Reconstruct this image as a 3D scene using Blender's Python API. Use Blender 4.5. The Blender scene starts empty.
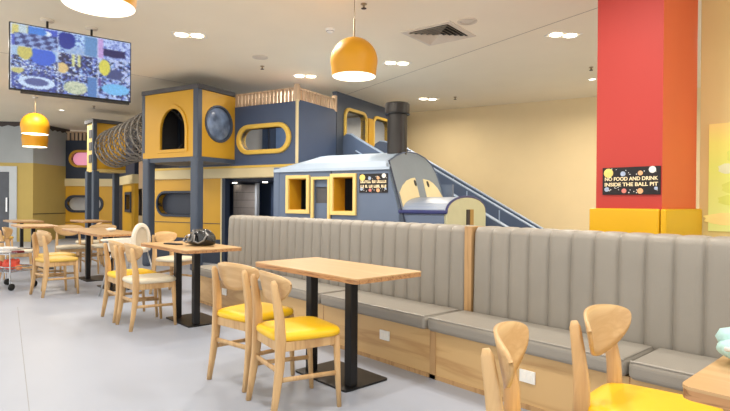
import bpy, bmesh, math, random
from mathutils import Matrix, Vector
R = math.radians
random.seed(7)
sc = bpy.context.scene
COL = sc.collection

# ------------------------------------------------------------------ camera, world, exposure
PHI, PIT, ROL, EYE, FPX = 0.834, -0.0052, 0.0074, 1.1796, 531.0
cam = bpy.data.cameras.new('camera')
cam.sensor_width = 36.0
cam.lens = FPX / 730.0 * 36.0
cam.clip_end = 200
camo = bpy.data.objects.new('camera', cam)
COL.objects.link(camo)
_cp, _sp = math.cos(PHI), math.sin(PHI)
_F = Vector((-_sp * math.cos(PIT), _cp * math.cos(PIT), math.sin(PIT)))
_R = Vector((_cp, _sp, 0))
_U = _R.cross(_F)
_R2 = _R * math.cos(ROL) + _U * math.sin(ROL)
_U2 = -_R * math.sin(ROL) + _U * math.cos(ROL)
mw = Matrix(((_R2.x, _U2.x, -_F.x, 0), (_R2.y, _U2.y, -_F.y, 0), (_R2.z, _U2.z, -_F.z, EYE), (0, 0, 0, 1)))
camo.matrix_world = mw
sc.camera = camo

world = bpy.data.worlds.new('world')
sc.world = world
world.use_nodes = True
world.node_tree.nodes['Background'].inputs[0].default_value = (1.0, 0.97, 0.90, 1)
world.node_tree.nodes['Background'].inputs[1].default_value = 1.9
sc.view_settings.view_transform = 'Standard'
sc.view_settings.look = 'None'
sc.view_settings.gamma = 1.0
sc.view_settings.use_curve_mapping = False
sc.view_settings.exposure = 0.0

CEIL = 3.4
TH = R(17.8)                      # the play area stands at this angle to the seating rows


def W(a, b, z=0.0):
    return Vector((a * math.cos(TH) - b * math.sin(TH), a * math.sin(TH) + b * math.cos(TH), z))


# ------------------------------------------------------------------ materials
def lin(c):
    return tuple(((x / 255.0) / 12.92 if x / 255.0 <= 0.04045 else ((x / 255.0 + 0.055) / 1.055) ** 2.4) for x in c)


def mat(name, rgb, rough=0.5, metal=0.0, var=0.06, scale=6.0, bump=0.0, bscale=80.0, coat=0.0, emit=None, estr=0.0):
    m = bpy.data.materials.new(name)
    m.use_nodes = True
    nt = m.node_tree
    b = nt.nodes['Principled BSDF']
    c = lin(rgb)
    tc = nt.nodes.new('ShaderNodeTexCoord')
    n = nt.nodes.new('ShaderNodeTexNoise')
    n.inputs['Scale'].default_value = scale
    n.inputs['Detail'].default_value = 4
    nt.links.new(tc.outputs['Object'], n.inputs['Vector'])
    r = nt.nodes.new('ShaderNodeValToRGB')
    r.color_ramp.elements[0].position = 0.3
    r.color_ramp.elements[1].position = 0.7
    r.color_ramp.elements[0].color = tuple(max(0, x * (1 - var)) for x in c) + (1,)
    r.color_ramp.elements[1].color = tuple(min(1, x * (1 + var)) for x in c) + (1,)
    nt.links.new(n.outputs['Fac'], r.inputs['Fac'])
    nt.links.new(r.outputs['Color'], b.inputs['Base Color'])
    b.inputs['Roughness'].default_value = rough
    b.inputs['Metallic'].default_value = metal
    b.inputs['Coat Weight'].default_value = coat
    if bump:
        n2 = nt.nodes.new('ShaderNodeTexNoise')
        n2.inputs['Scale'].default_value = bscale
        nt.links.new(tc.outputs['Object'], n2.inputs['Vector'])
        bp = nt.nodes.new('ShaderNodeBump')
        bp.inputs['Strength'].default_value = bump
        bp.inputs['Distance'].default_value = 0.01
        nt.links.new(n2.outputs['Fac'], bp.inputs['Height'])
        nt.links.new(bp.outputs['Normal'], b.inputs['Normal'])
    if emit:
        b.inputs['Emission Color'].default_value = lin(emit) + (1,)
        b.inputs['Emission Strength'].default_value = estr
    return m


def wood(name, c1, c2, axis='X', rough=0.45, grain=1.0, band=7.0):
    m = bpy.data.materials.new(name)
    m.use_nodes = True
    nt = m.node_tree
    b = nt.nodes['Principled BSDF']
    tc = nt.nodes.new('ShaderNodeTexCoord')
    mp = nt.nodes.new('ShaderNodeMapping')
    s = [9.0, 9.0, 9.0]
    s['XYZ'.index(axis)] = 0.8
    mp.inputs['Scale'].default_value = [x * grain for x in s]
    nt.links.new(tc.outputs['Object'], mp.inputs['Vector'])
    n = nt.nodes.new('ShaderNodeTexNoise')
    n.inputs['Scale'].default_value = 1.2
    n.inputs['Detail'].default_value = 6
    n.inputs['Distortion'].default_value = 1.2
    nt.links.new(mp.outputs['Vector'], n.inputs['Vector'])
    ma = nt.nodes.new('ShaderNodeMath')
    ma.operation = 'MULTIPLY'
    ma.inputs[1].default_value = band
    nt.links.new(n.outputs['Fac'], ma.inputs[0])
    fr = nt.nodes.new('ShaderNodeMath')
    fr.operation = 'PINGPONG'
    fr.inputs[1].default_value = 1.0
    nt.links.new(ma.outputs[0], fr.inputs[0])
    r = nt.nodes.new('ShaderNodeValToRGB')
    r.color_ramp.elements[0].color = lin(c2) + (1,)
    r.color_ramp.elements[1].color = lin(c1) + (1,)
    r.color_ramp.elements[1].position = 0.55
    nt.links.new(fr.outputs[0], r.inputs['Fac'])
    nt.links.new(r.outputs['Color'], b.inputs['Base Color'])
    b.inputs['Roughness'].default_value = rough
    return m


def glow(name, rgb, s):
    m = bpy.data.materials.new(name)
    m.use_nodes = True
    nt = m.node_tree
    b = nt.nodes['Principled BSDF']
    b.inputs['Base Color'].default_value = lin(rgb) + (1,)
    b.inputs['Emission Color'].default_value = lin(rgb) + (1,)
    b.inputs['Emission Strength'].default_value = s
    return m


M_ = {}
M_['wall_cream'] = mat('cream_paint', (240, 220, 178), 0.75, var=0.02, scale=2, bump=0.03)
M_['wall_lit_yellow'] = mat('cream_wall_yellow_lit', (226, 208, 146), 0.75, var=0.02, scale=2, bump=0.03)  # cream wall with yellow light put into its base colour
M_['ceiling'] = mat('ceiling_paint', (250, 239, 216), 0.85, var=0.015, scale=1.5)
M_['wall_grey'] = mat('grey_blue_paint', (172, 178, 182), 0.8, var=0.03, scale=3)
M_['wall_mustard'] = mat('mustard_paint', (196, 172, 100), 0.75, var=0.03, scale=3)
M_['floor'] = mat('grey_vinyl_floor', (163, 170, 185), 0.42, var=0.03, scale=1.2, bump=0.02, bscale=30)
M_['seam'] = mat('floor_seam', (150, 152, 158), 0.6)
M_['ceil_seam'] = mat('ceiling_seam', (176, 164, 145), 0.8)
M_['ash'] = wood('ash_wood', (206, 170, 122), (184, 144, 98), 'Z', 0.42, grain=1.6, band=3)
M_['ashpanel'] = wood('ash_plywood', (212, 178, 130), (198, 160, 112), 'X', 0.42, grain=1.2, band=4)
M_['tabletop'] = wood('table_laminate', (200, 166, 120), (192, 154, 108), 'X', 0.4, grain=.8, band=4)
M_['plyedge'] = wood('table_ply_edge', (186, 138, 92), (140, 98, 62), 'X', 0.5, grain=3)
M_['benchwood'] = wood('bench_oak', (206, 170, 118), (186, 146, 96), 'X', 0.45, grain=0.5, band=6)
M_['strip'] = wood('oak_strip', (188, 150, 104), (166, 128, 84), 'Z', 0.5)
M_['vinyl'] = mat('grey_vinyl', (146, 140, 131), 0.45, var=0.04, scale=4, bump=0.12, bscale=160)
M_['yellow_seat'] = mat('yellow_seat_vinyl', (238, 190, 24), 0.42, var=0.03, bump=0.08, bscale=150)
M_['cream_seat'] = mat('cream_seat_vinyl', (214, 204, 182), 0.45, var=0.03, bump=0.08, bscale=150)
M_['mustard_seat'] = mat('mustard_seat_vinyl', (214, 176, 84), 0.45, var=0.03, bump=0.08, bscale=150)
M_['black_metal'] = mat('black_steel', (24, 24, 26), 0.38, metal=0.3, var=0.1)
M_['white_plastic'] = mat('white_plastic', (236, 234, 228), 0.35, var=0.01)
M_['cream_plastic'] = mat('cream_plastic', (230, 222, 206), 0.35, var=0.01)
M_['chrome'] = mat('chrome_wire', (205, 208, 212), 0.22, metal=0.95, var=0.02)
M_['galv'] = mat('grey_tube', (178, 180, 182), 0.35, metal=0.6, var=0.02)
M_['pendant'] = mat('pendant_yellow', (216, 152, 16), 0.5, var=0.02)
M_['pendant_in'] = mat('pendant_white_inside', (246, 242, 232), 0.5, var=0.0, emit=(255, 240, 220), estr=0.12)
M_['play_yellow'] = mat('yellow_pad', (212, 162, 42), 0.45, var=0.04, scale=2, bump=0.05, bscale=40)
M_['play_cream'] = mat('cream_pad', (222, 206, 162), 0.5, var=0.04, scale=2)
M_['frame_cream'] = mat('pale_yellow_frame', (230, 202, 128), 0.5, var=0.03, scale=2)
M_['frame_yellow'] = mat('light_yellow_rim', (226, 188, 82), 0.45, var=0.03, scale=2)
M_['navy'] = mat('navy_pad', (70, 86, 116), 0.45, var=0.05, scale=2, bump=0.05, bscale=40)
M_['dark_navy'] = mat('dark_navy_pad', (42, 52, 72), 0.5, var=0.05, scale=2)
M_['slate'] = mat('slate_pad', (70, 81, 99), 0.5, var=0.05, scale=2)
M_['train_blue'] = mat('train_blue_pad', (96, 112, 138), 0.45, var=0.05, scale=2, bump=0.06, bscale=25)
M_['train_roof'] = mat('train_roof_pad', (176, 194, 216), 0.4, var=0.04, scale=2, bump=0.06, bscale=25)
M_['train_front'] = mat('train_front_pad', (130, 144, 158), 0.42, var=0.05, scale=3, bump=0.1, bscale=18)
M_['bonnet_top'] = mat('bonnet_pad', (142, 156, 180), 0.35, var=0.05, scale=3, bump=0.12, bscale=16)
M_['trim_navy'] = mat('navy_piping', (44, 52, 110), 0.4)
M_['olive_face'] = mat('pale_olive_pad', (196, 196, 160), 0.5, var=0.03)
M_['eye'] = mat('eye_cream', (240, 224, 178), 0.5, var=0.02)
M_['pupil'] = mat('eye_black', (22, 22, 24), 0.4)
M_['chimney'] = mat('chimney_black', (40, 37, 36), 0.32, var=0.15, scale=5)
M_['slide'] = mat('slide_blue', (84, 100, 128), 0.4, var=0.05, scale=2)
M_['slide_rail'] = mat('slide_rail_blue', (164, 184, 212), 0.4, var=0.03)
M_['slat'] = wood('fence_slat', (214, 186, 156), (180, 150, 122), 'Z', 0.5)
M_['interior_light'] = mat('pale_interior', (206, 210, 216), 0.7, var=0.04)
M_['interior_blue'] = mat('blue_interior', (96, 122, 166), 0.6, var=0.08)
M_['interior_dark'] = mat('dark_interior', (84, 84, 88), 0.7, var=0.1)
M_['plaid'] = mat('grey_mat', (160, 150, 144), 0.8, var=0.05)
M_['rope'] = mat('grey_rope', (112, 107, 102), 0.8, var=0.15, scale=30)
M_['hoop'] = mat('hoop_grey', (158, 154, 148), 0.6)
M_['rope_bar'] = mat('pale_bar', (186, 184, 180), 0.5)
M_['pink'] = glow('pink_glow', (246, 168, 196), 0.55)
M_['red'] = mat('red_paint', (184, 58, 50), 0.6, var=0.02, scale=2)
M_['orange'] = mat('orange_paint', (222, 104, 62), 0.6, var=0.02, scale=2)
M_['pad_gold'] = mat('gold_pad', (222, 172, 6), 0.38, var=0.03, scale=3, bump=0.06, bscale=20)
M_['sign_black'] = mat('sign_black', (22, 18, 24), 0.6, var=0.1)
M_['sign_text'] = mat('sign_letters', (250, 232, 190), 0.5, var=0)
M_['sign_sun'] = mat('sign_sun', (246, 214, 120), 0.5, var=0.08, scale=40)
M_['sign_peach'] = mat('sign_peach', (236, 178, 130), 0.5, var=0.1, scale=60)
M_['sign_pink'] = mat('sign_pink', (226, 130, 120), 0.5, var=0.1, scale=60)
M_['sign_blue'] = mat('sign_blue', (170, 186, 214), 0.5, var=0.15, scale=60)
M_['sign_white'] = mat('sign_white', (238, 236, 232), 0.5, var=0.1, scale=60)
M_['lamp'] = glow('lamp_glow', (255, 246, 228), 9.0)
M_['bulb'] = glow('bulb_glow', (255, 240, 214), 3.0)
M_['trimwhite'] = mat('white_metal_trim', (240, 236, 228), 0.5, var=0.0)
M_['vent_dark'] = mat('vent_dark', (52, 46, 44), 0.6)
M_['vent_white'] = mat('vent_white', (226, 214, 196), 0.6, var=0.02)
M_['brass'] = mat('brushed_stem', (170, 150, 120), 0.35, metal=0.7)
M_['glass_dark'] = mat('dark_glass', (46, 54, 70), 0.08, var=0.2, scale=3, coat=0.4)
M_['glass_blue'] = mat('window_bubble', (120, 140, 172), 0.08, var=0.55, scale=4.5, coat=0.6)  # mottled blue puts the clear bubble's reflections into its colour
M_['door_frame'] = mat('door_frame_grey', (186, 192, 198), 0.4, metal=0.3, var=0.02)
M_['black_gloss'] = mat('black_patent', (10, 10, 12), 0.2, var=0.2, coat=0.2)
M_['strap'] = mat('black_strap_sheen', (120, 118, 118), 0.2, metal=0.4)  # black straps, their sheen put into a lighter grey colour
M_['black_matte'] = mat('black_leather', (20, 18, 18), 0.5)
M_['red_toy'] = mat('coral_plush', (236, 96, 78), 0.7, var=0.1, scale=20, bump=0.3, bscale=60)
M_['orange_toy'] = mat('orange_plush', (240, 158, 110), 0.7, var=0.1, scale=20, bump=0.3, bscale=60)
M_['white_cloth'] = mat('white_cloth', (222, 220, 218), 0.85, var=0.04, bump=0.2, bscale=20)
M_['dark_red'] = mat('dark_red_cloth', (120, 40, 44), 0.8)
M_['rubber'] = mat('caster_rubber', (28, 28, 30), 0.6)
M_['aqua'] = mat('aqua_plush', (178, 214, 212), 0.8, var=0.12, scale=14, bump=0.5, bscale=40)
M_['tv_black'] = mat('tv_black', (16, 16, 18), 0.3)
M_['drip'] = mat('border_brown', (70, 62, 60), 0.7)


# ------------------------------------------------------------------ mesh building
class MB:
    def __init__(s):
        s.v = []
        s.f = []

    def add(s, vs, fs):
        o = len(s.v)
        s.v += [Vector(v) for v in vs]
        s.f += [tuple(i + o for i in f) for f in fs]
        return s

    def box(s, x0, y0, z0, x1, y1, z1):
        v = [(x0, y0, z0), (x1, y0, z0), (x1, y1, z0), (x0, y1, z0), (x0, y0, z1), (x1, y0, z1), (x1, y1, z1), (x0, y1, z1)]
        return s.add(v, [(3, 2, 1, 0), (4, 5, 6, 7), (0, 1, 5, 4), (1, 2, 6, 5), (2, 3, 7, 6), (3, 0, 4, 7)])

    def rings(s, rs, closed=False, caps=True):
        n = len(rs[0])
        vs = [p for r in rs for p in r]
        fs = []
        k = len(rs)
        for i in range(k if closed else k - 1):
            a, b = i * n, ((i + 1) % k) * n
            for j in range(n):
                fs.append((a + j, a + (j + 1) % n, b + (j + 1) % n, b + j))
        if caps and not closed:
            fs.append(tuple(range(n - 1, -1, -1)))
            fs.append(tuple(range((k - 1) * n, k * n)))
        return s.add(vs, fs)

    def tube(s, path, r, n=8, ry=None, up=(0, 0, 1), closed=False, power=1.0):
        path = [Vector(p) for p in path]
        k = len(path)
        rr = r if isinstance(r, (list, tuple)) else [r] * k
        r2 = ry if isinstance(ry, (list, tuple)) else ([ry] * k if ry else rr)
        out = []
        for i, p in enumerate(path):
            if closed:
                d = path[(i + 1) % k] - path[i - 1]
            else:
                d = path[min(i + 1, k - 1)] - path[max(i - 1, 0)]
            d.normalize()
            u = Vector(up)
            if abs(d.dot(u)) > 0.97:
                u = Vector((1, 0, 0)) if abs(d.x) < 0.9 else Vector((0, 1, 0))
            a = d.cross(u).normalized()
            b = a.cross(d).normalized()
            ring = []
            for j in range(n):
                t = 2 * math.pi * (j + 0.5) / n
                c, q = math.cos(t), math.sin(t)
                c = math.copysign(abs(c) ** power, c)
                q = math.copysign(abs(q) ** power, q)
                ring.append(p + a * c * rr[i] + b * q * r2[i])
            out.append(ring)
        return s.rings(out, closed)

    def lathe(s, prof, n=32, c=(0, 0, 0), caps=True):
        c = Vector(c)
        return s.rings([[c + Vector((r * math.cos(2 * math.pi * j / n), r * math.sin(2 * math.pi * j / n), z)) for j in range(n)] for r, z in prof], caps=caps)

    def prism_xz(s, poly, y0, y1):
        return s.rings([[Vector((x, y0, z)) for x, z in poly], [Vector((x, y1, z)) for x, z in poly]])

    def prism_xy(s, poly, z0, z1):
        return s.rings([[Vector((x, y, z0)) for x, y in poly], [Vector((x, y, z1)) for x, y in poly]])

    def frame(s, inner, outer, y0, y1):
        n = len(inner)
        L = [[Vector((x, y0, z)) for x, z in outer], [Vector((x, y0, z)) for x, z in inner],
             [Vector((x, y1, z)) for x, z in inner], [Vector((x, y1, z)) for x, z in outer]]
        return s.rings(L, closed=True)

    def panel(s, x0, x1, z0, z1, y0, y1, hole=None, c=None):
        """upright panel, front y0 back y1, with one star-shaped hole"""
        if hole is None:
            return s.box(x0, y0, z0, x1, y1, z1)
        if c is None:
            c = (sum(p[0] for p in hole) / len(hole), sum(p[1] for p in hole) / len(hole))
        rect = [(x0, z0), (x1, z0), (x1, z1), (x0, z1)]

        def hit(poly, ang):
            dx, dz = math.cos(ang), math.sin(ang)
            best = 1e9
            for i in range(len(poly)):
                ax, az = poly[i][0] - c[0], poly[i][1] - c[1]
                bx, bz = poly[(i + 1) % len(poly)][0] - c[0], poly[(i + 1) % len(poly)][1] - c[1]
                ex, ez = bx - ax, bz - az
                den = dx * ez - dz * ex
                if abs(den) < 1e-12:
                    continue
                t = (ax * ez - az * ex) / den
                q = (ax * dz - az * dx) / den
                if t > 0 and -1e-6 <= q <= 1 + 1e-6:
                    best = min(best, t)
            return (c[0] + dx * best, c[1] + dz * best)
        angs = sorted(set(round(math.atan2(p[1] - c[1], p[0] - c[0]), 6) for p in list(hole) + rect))
        return s.frame([hit(hole, a) for a in angs], [hit(rect, a) for a in angs], y0, y1)

    def xf(s, m):
        s.v = [m @ v for v in s.v]
        return s

    def build(s, name, m, parent=None, smooth=False, bevel=0.0, sub=0, seg=2, loc=None):
        me = bpy.data.meshes.new(name)
        bm = bmesh.new()
        vs = [bm.verts.new(v) for v in s.v]
        for f in s.f:
            try:
                bm.faces.new([vs[i] for i in f])
            except ValueError:
                pass
        bmesh.ops.recalc_face_normals(bm, faces=bm.faces)
        bm.to_mesh(me)
        bm.free()
        me.materials.append(m)
        if smooth:
            me.polygons.foreach_set('use_smooth', [True] * len(me.polygons))
        o = bpy.data.objects.new(name, me)
        COL.objects.link(o)
        if parent:
            o.parent = parent
        if loc is not None:
            o.location = loc
        if bevel:
            b = o.modifiers.new('bevel', 'BEVEL')
            b.width = bevel
            b.segments = seg
            b.limit_method = 'ANGLE'
            b.angle_limit = R(40)
        if sub:
            q = o.modifiers.new('sub', 'SUBSURF')
            q.levels = q.render_levels = sub
        return o


def empty(name, loc, rz, label, cat, group=None):
    o = bpy.data.objects.new(name, None)
    COL.objects.link(o)
    o.location = loc
    o.rotation_euler = (0, 0, rz)
    o.empty_display_size = 0.1
    return tag(o, label, cat, group)


def tag(o, label, cat, group=None):
    o['label'] = label
    o['category'] = cat
    if group:
        o['group'] = group
    return o


def struct(o):
    o['kind'] = 'structure'
    return o


def copy_tree(o, parent=None):
    c = o.copy()
    COL.objects.link(c)
    c.parent = parent
    for ch in list(o.children):
        copy_tree(ch, c)
    return c


def stadium(cx, cz, w, h, n=10):
    r = h / 2.0
    d = w / 2.0 - r
    return [(cx + d + r * math.cos(t), cz + r * math.sin(t)) for t in [R(-90 + 180 * i / n) for i in range(n + 1)]] + \
           [(cx - d + r * math.cos(t), cz + r * math.sin(t)) for t in [R(90 + 180 * i / n) for i in range(n + 1)]]


def circ(cx, cz, r, n=32):
    return [(cx + r * math.cos(2 * math.pi * i / n), cz + r * math.sin(2 * math.pi * i / n)) for i in range(n)]


def rrect(x0, z0, x1, z1, r, n=5):
    out = []
    for cx, cz, a in ((x1 - r, z0 + r, -90), (x1 - r, z1 - r, 0), (x0 + r, z1 - r, 90), (x0 + r, z0 + r, 180)):
        for i in range(n + 1):
            t = R(a + 90 * i / n)
            out.append((cx + r * math.cos(t), cz + r * math.sin(t)))
    return out


def archpoly(x0, z0, x1, z1, n=16):
    """flat bottom, pointed-round top"""
    w = (x1 - x0) / 2.0
    cx = (x0 + x1) / 2.0
    sp = z0 + (z1 - z0) * 0.42
    return [(x0, z0), (x1, z0)] + [(cx + w * math.cos(math.pi * i / n), sp + (z1 - sp) * math.sin(math.pi * i / n) ** 0.9) for i in range(n + 1)]


RX90 = Matrix.Rotation(R(90), 4, 'Z')     # turns a panel built in x-z to run along +y, its front facing +x

# ------------------------------------------------------------------ lights: the ceiling downlights and added play-area lights
WARM, NEUT = (1.0, 0.87, 0.68), (1.0, 0.95, 0.88)


def downlight(x, y, rz, label, twin=True, power=45, colr=NEUT, z=CEIL, grp='square twin ceiling downlights'):
    t = empty('ceiling_downlight', (x, y, z), rz, label, 'ceiling light', grp if twin else 'round ceiling downlights')
    w = 0.22 if twin else 0.075
    if twin:
        MB().frame(rrect(-w + .02, -.09, w - .02, .09, .01), rrect(-w, -.11, w, .11, .015), 0, .006).xf(Matrix.Rotation(R(-90), 4, 'X')).build('frame', M_['trimwhite'], t, loc=(0, 0, 0))
        for sx in (-.1, .1):
            MB().lathe([(.075, -.003), (.08, -.008), (.0, -.008)], 20).build('lamp', M_['lamp'], t, True, loc=(sx, 0, 0))
    else:
        MB().lathe([(.075, 0), (.075, -.012), (.06, -.014), (.06, 0)], 24).build('frame', M_['trimwhite'], t, True)
        MB().lathe([(.058, -.004), (.0, -.006)], 24).build('lamp', M_['lamp'], t, True)
    l = bpy.data.lights.new('downlight', 'AREA')
    l.shape = 'DISK'
    l.size = 0.16
    l.energy = power
    l.color = colr
    l.spread = R(165)
    lo = bpy.data.objects.new('light', l)
    COL.objects.link(lo)
    lo.parent = t
    lo.location = (0, 0, -0.03)
    return t


P0 = 31
downlight(-6.84, 3.02, 1.0, 'twin square downlight nearest the hanging screen', power=P0)
downlight(-7.64, 5.49, 1.0, 'twin square downlight just above the fence corner of the blue play house', power=P0)
downlight(-5.92, 6.03, 1.0, 'twin square downlight right of the large yellow pendant', power=P0, colr=WARM)
downlight(-7.50, 8.59, 1.0, 'small far twin downlight above the black chimney', power=P0, colr=WARM)
downlight(-3.43, 6.60, 1.0, 'twin square downlight left of the red column top', power=P0, colr=WARM)
downlight(-4.28, 9.29, 1.0, 'small round downlight against the red column edge', False, power=P0, colr=WARM)
downlight(-14.66, 3.24, 1.0, 'round downlight on the ceiling right of the two small pendants', False, power=P0)
for x, y in ((-1.95, 1.25), (-2.0, 3.75), (-4.75, 1.1), (-4.9, 3.4), (-.3, 3.4), (.4, 1.0), (-8.9, .6), (-11.2, 1.0)):
    l = bpy.data.lights.new('downlight', 'AREA')
    l.shape = 'DISK'
    l.size = 0.16
    l.energy = P0
    l.color = NEUT
    l.spread = R(165)
    lo = bpy.data.objects.new('downlight_overhead', l)
    COL.objects.link(lo)
    lo.location = (x, y, CEIL - 0.03)
for a, b in ((-1.0, 9.6), (-10.6, 8.9), (-8.6, 10.4), (1.0, 8.0), (-6.2, 8.05), (-6.9, 10.4), (-10.2, 5.6), (-4.2, 5.2), (-13.5, 7.6)):  # lights added to brighten the play area, without fittings
    l = bpy.data.lights.new('downlight', 'AREA')
    l.shape = 'DISK'
    l.size = 0.16
    l.energy = P0
    l.color = WARM
    l.spread = R(165)
    lo = bpy.data.objects.new('added_light_play', l)
    COL.objects.link(lo)
    lo.location = W(a, b, CEIL - 0.03)

# ------------------------------------------------------------------ room shell
struct(MB().box(-22, -5, -.1, 5, 16, 0).build('floor', M_['floor']))
struct(MB().box(-22, -2.2, CEIL, 3.2, 16, CEIL + .1).build('ceiling', M_['ceiling']))
b0 = MB().box(-20, 11.85, 0, 5, 12.0, CEIL).build('wall_back', M_['wall_cream'])
b0.rotation_euler = (0, 0, TH)
struct(b0)
struct(MB().box(-1.66, 5.95, 0, 4.0, 6.1, CEIL).build('wall_right', M_['wall_lit_yellow']))


def line(name, p, q, z, w, m, h=0.0015):
    p, q = Vector(p + (0,)), Vector(q + (0,))
    d = (q - p)
    n = Vector((-d.y, d.x, 0)).normalized() * w / 2
    v = [p - n, p + n, q + n, q - n]
    return struct(MB().add([x + Vector((0, 0, z)) for x in v] + [x + Vector((0, 0, z + h)) for x in v],
                           [(0, 1, 2, 3), (7, 6, 5, 4), (0, 4, 5, 1), (1, 5, 6, 2), (2, 6, 7, 3), (3, 7, 4, 0)]).build(name, m))


line('trim_1', (-9.2, 7.2), (-1.4, 5.72), CEIL - .0025, .012, M_['ceil_seam'])
line('trim_2', (-9.6, 1.0), (-9.7, 5.0), CEIL - .0025, .012, M_['ceil_seam'])
line('trim_3', (-6.9, 1.1), (-3.05, .55), 0.0002, .005, M_['seam'], .0006)


def seg(p, q):
    p, q = Vector(p), Vector(q)
    d = q - p
    return p, math.atan2(d.y, d.x), d.length


def place(o, p, rz):
    o.location = (p.x, p.y, 0)
    o.rotation_euler = (0, 0, rz)
    return o


# far left wall: grey above, mustard below, with a return and a glass door
p, rz, L = seg((-20.9, -1.42), (-17.53, 3.15))
DX = L - .42        # door right jamb, measured along the wall
struct(place(MB().box(0, 0, 2.24, L, .12, CEIL).build('wall_left', M_['wall_grey']), p, rz))
struct(place(MB().box(DX, -.004, 0, L, .12, 2.24).box(0, -.004, 2.14, DX, .12, 2.24).build('wall_left_dado', M_['wall_mustard']), p, rz))
door = place(MB().frame([(DX - 1.8, .0), (DX - .2, .0), (DX - .2, 1.98), (DX - 1.8, 1.98)], [(DX - 2.0, .0), (DX, .0), (DX, 2.14), (DX - 2.0, 2.14)], -.03, .1).build('door_1', M_['door_frame']), p, rz)
struct(door)
MB().box(DX - 1.8, .03, .02, DX - .2, .05, 1.98).build('glass', M_['glass_dark'], door)
MB().box(DX - .28, -.05, .85, DX - .24, -.02, 1.25).build('door_handle', M_['chrome'], door)
drip = []
n = 34
for i in range(n + 1):
    drip.append((L * i / n, CEIL - .08 - .05 * (i % 2) - .03 * random.random()))
struct(place(MB().prism_xz([(L, CEIL), (0, CEIL)] + drip, -.012, -.002).build('trim_4', M_['drip']), p, rz))
p2, rz2, L2 = seg((-17.53, 3.15), (-18.6, 4.33))
struct(place(MB().box(0, 0, 2.24, L2, .12, CEIL).build('wall_left_return', M_['wall_grey']), p2, rz2))
struct(place(MB().box(0, -.004, 0, L2, .12, 2.24).build('wall_left_return_dado', M_['wall_mustard']), p2, rz2))
struct(place(MB().box(0, -.012, .78, L2, -.004, .80).build('trim_5', M_['drip']), p2, rz2))
drip = [(L2 * i / 14, CEIL - .08 - .05 * (i % 2) - .03 * random.random()) for i in range(15)]
struct(place(MB().prism_xz([(L2, CEIL), (0, CEIL)] + drip, -.012, -.002).build('trim_6', M_['drip']), p2, rz2))

# red and orange column with gold padding
cx0, cx1, cy0, cy1 = -2.255, -1.68, 5.0, 5.915
cm = MB().box(cx0, cy0, 0, cx1, cy1, CEIL).build('column', M_['red'])
cm.data.materials.append(M_['orange'])
for f in cm.data.polygons:
    if f.normal.x > 0.5:
        f.material_index = 1
struct(cm)
pad = empty('column_padding', (0, 0, 0), 0, 'gold padded wrap around the foot of the red column', 'padding')
MB().box(cx0 - .045, cy0 - .05, 0, cx1 - .005, cy0 - .002, 1.145).build('pad', M_['pad_gold'], pad, bevel=.015)
MB().box(cx1 + .002, cy0 - .05, 0, cx1 + .05, cy1 + .03, 1.145).build('pad', M_['pad_gold'], pad, bevel=.015)


# ------------------------------------------------------------------ signs
def text(s, size, m, parent, x, y, z, width=None):
    cu = bpy.data.curves.new('lettering', 'FONT')
    cu.body = s
    cu.size = size
    cu.extrude = 0.0015
    cu.offset = size * 0.022
    cu.align_x = 'CENTER'
    tmp = bpy.data.objects.new('lettering', cu)
    COL.objects.link(tmp)
    bpy.context.view_layer.update()
    me = bpy.data.meshes.new_from_object(tmp.evaluated_get(bpy.context.evaluated_depsgraph_get()))
    COL.objects.unlink(tmp)
    bpy.data.objects.remove(tmp)
    xs = [v.co.x for v in me.vertices]
    k = width / (max(xs) - min(xs)) if width else 1
    for v in me.vertices:
        v.co = Vector((v.co.x * k, -v.co.z, v.co.y))
    me.materials.clear()
    me.materials.append(m)
    o = bpy.data.objects.new('lettering', me)
    COL.objects.link(o)
    o.parent = parent
    o.location = (x, y, z)
    return o


def planets(t, w, h):
    def disc(name, x, z, r, m):
        MB().prism_xz(circ(x * w, z * h, r * h, 18), -.0135, -.011).build(name, M_[m], t)
    disc('sun', -.39, .30, .17, 'sign_sun')
    for x, z, r, m in ((-.13, .26, .09, 'sign_blue'), (.17, .27, .085, 'sign_peach'), (.37, .38, .12, 'sign_white'),
                       (-.11, -.36, .085, 'sign_pink'), (.17, -.37, .10, 'sign_peach'), (-.42, -.30, .085, 'sign_blue'), (.43, -.28, .06, 'sign_blue')):
        disc('planet', x, z, r, m)
    mb = MB()
    for i in range(26):
        x, z = random.uniform(-.47, .47), random.choice((-1, 1)) * random.uniform(.22, .46)
        mb.prism_xz(circ(x * w, z * h, .012 * h + .01 * h * random.random(), 6), -.0125, -.011)
    mb.build('stars', M_['sign_white'], t)


sg = empty('ball_pit_sign', (-1.94, cy0 - .001, 1.395), 0, 'black space-themed sign about food and drink on the red column', 'sign')
MB().box(-.25, -.011, -.125, .25, 0, .125).build('board', M_['sign_black'], sg)
planets(sg, .5, .25)
text('NO FOOD AND DRINK', .046, M_['sign_text'], sg, 0, -.0125, .004, .46)
text('INSIDE THE BALL PIT', .046, M_['sign_text'], sg, 0, -.0125, -.047, .46)

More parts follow.
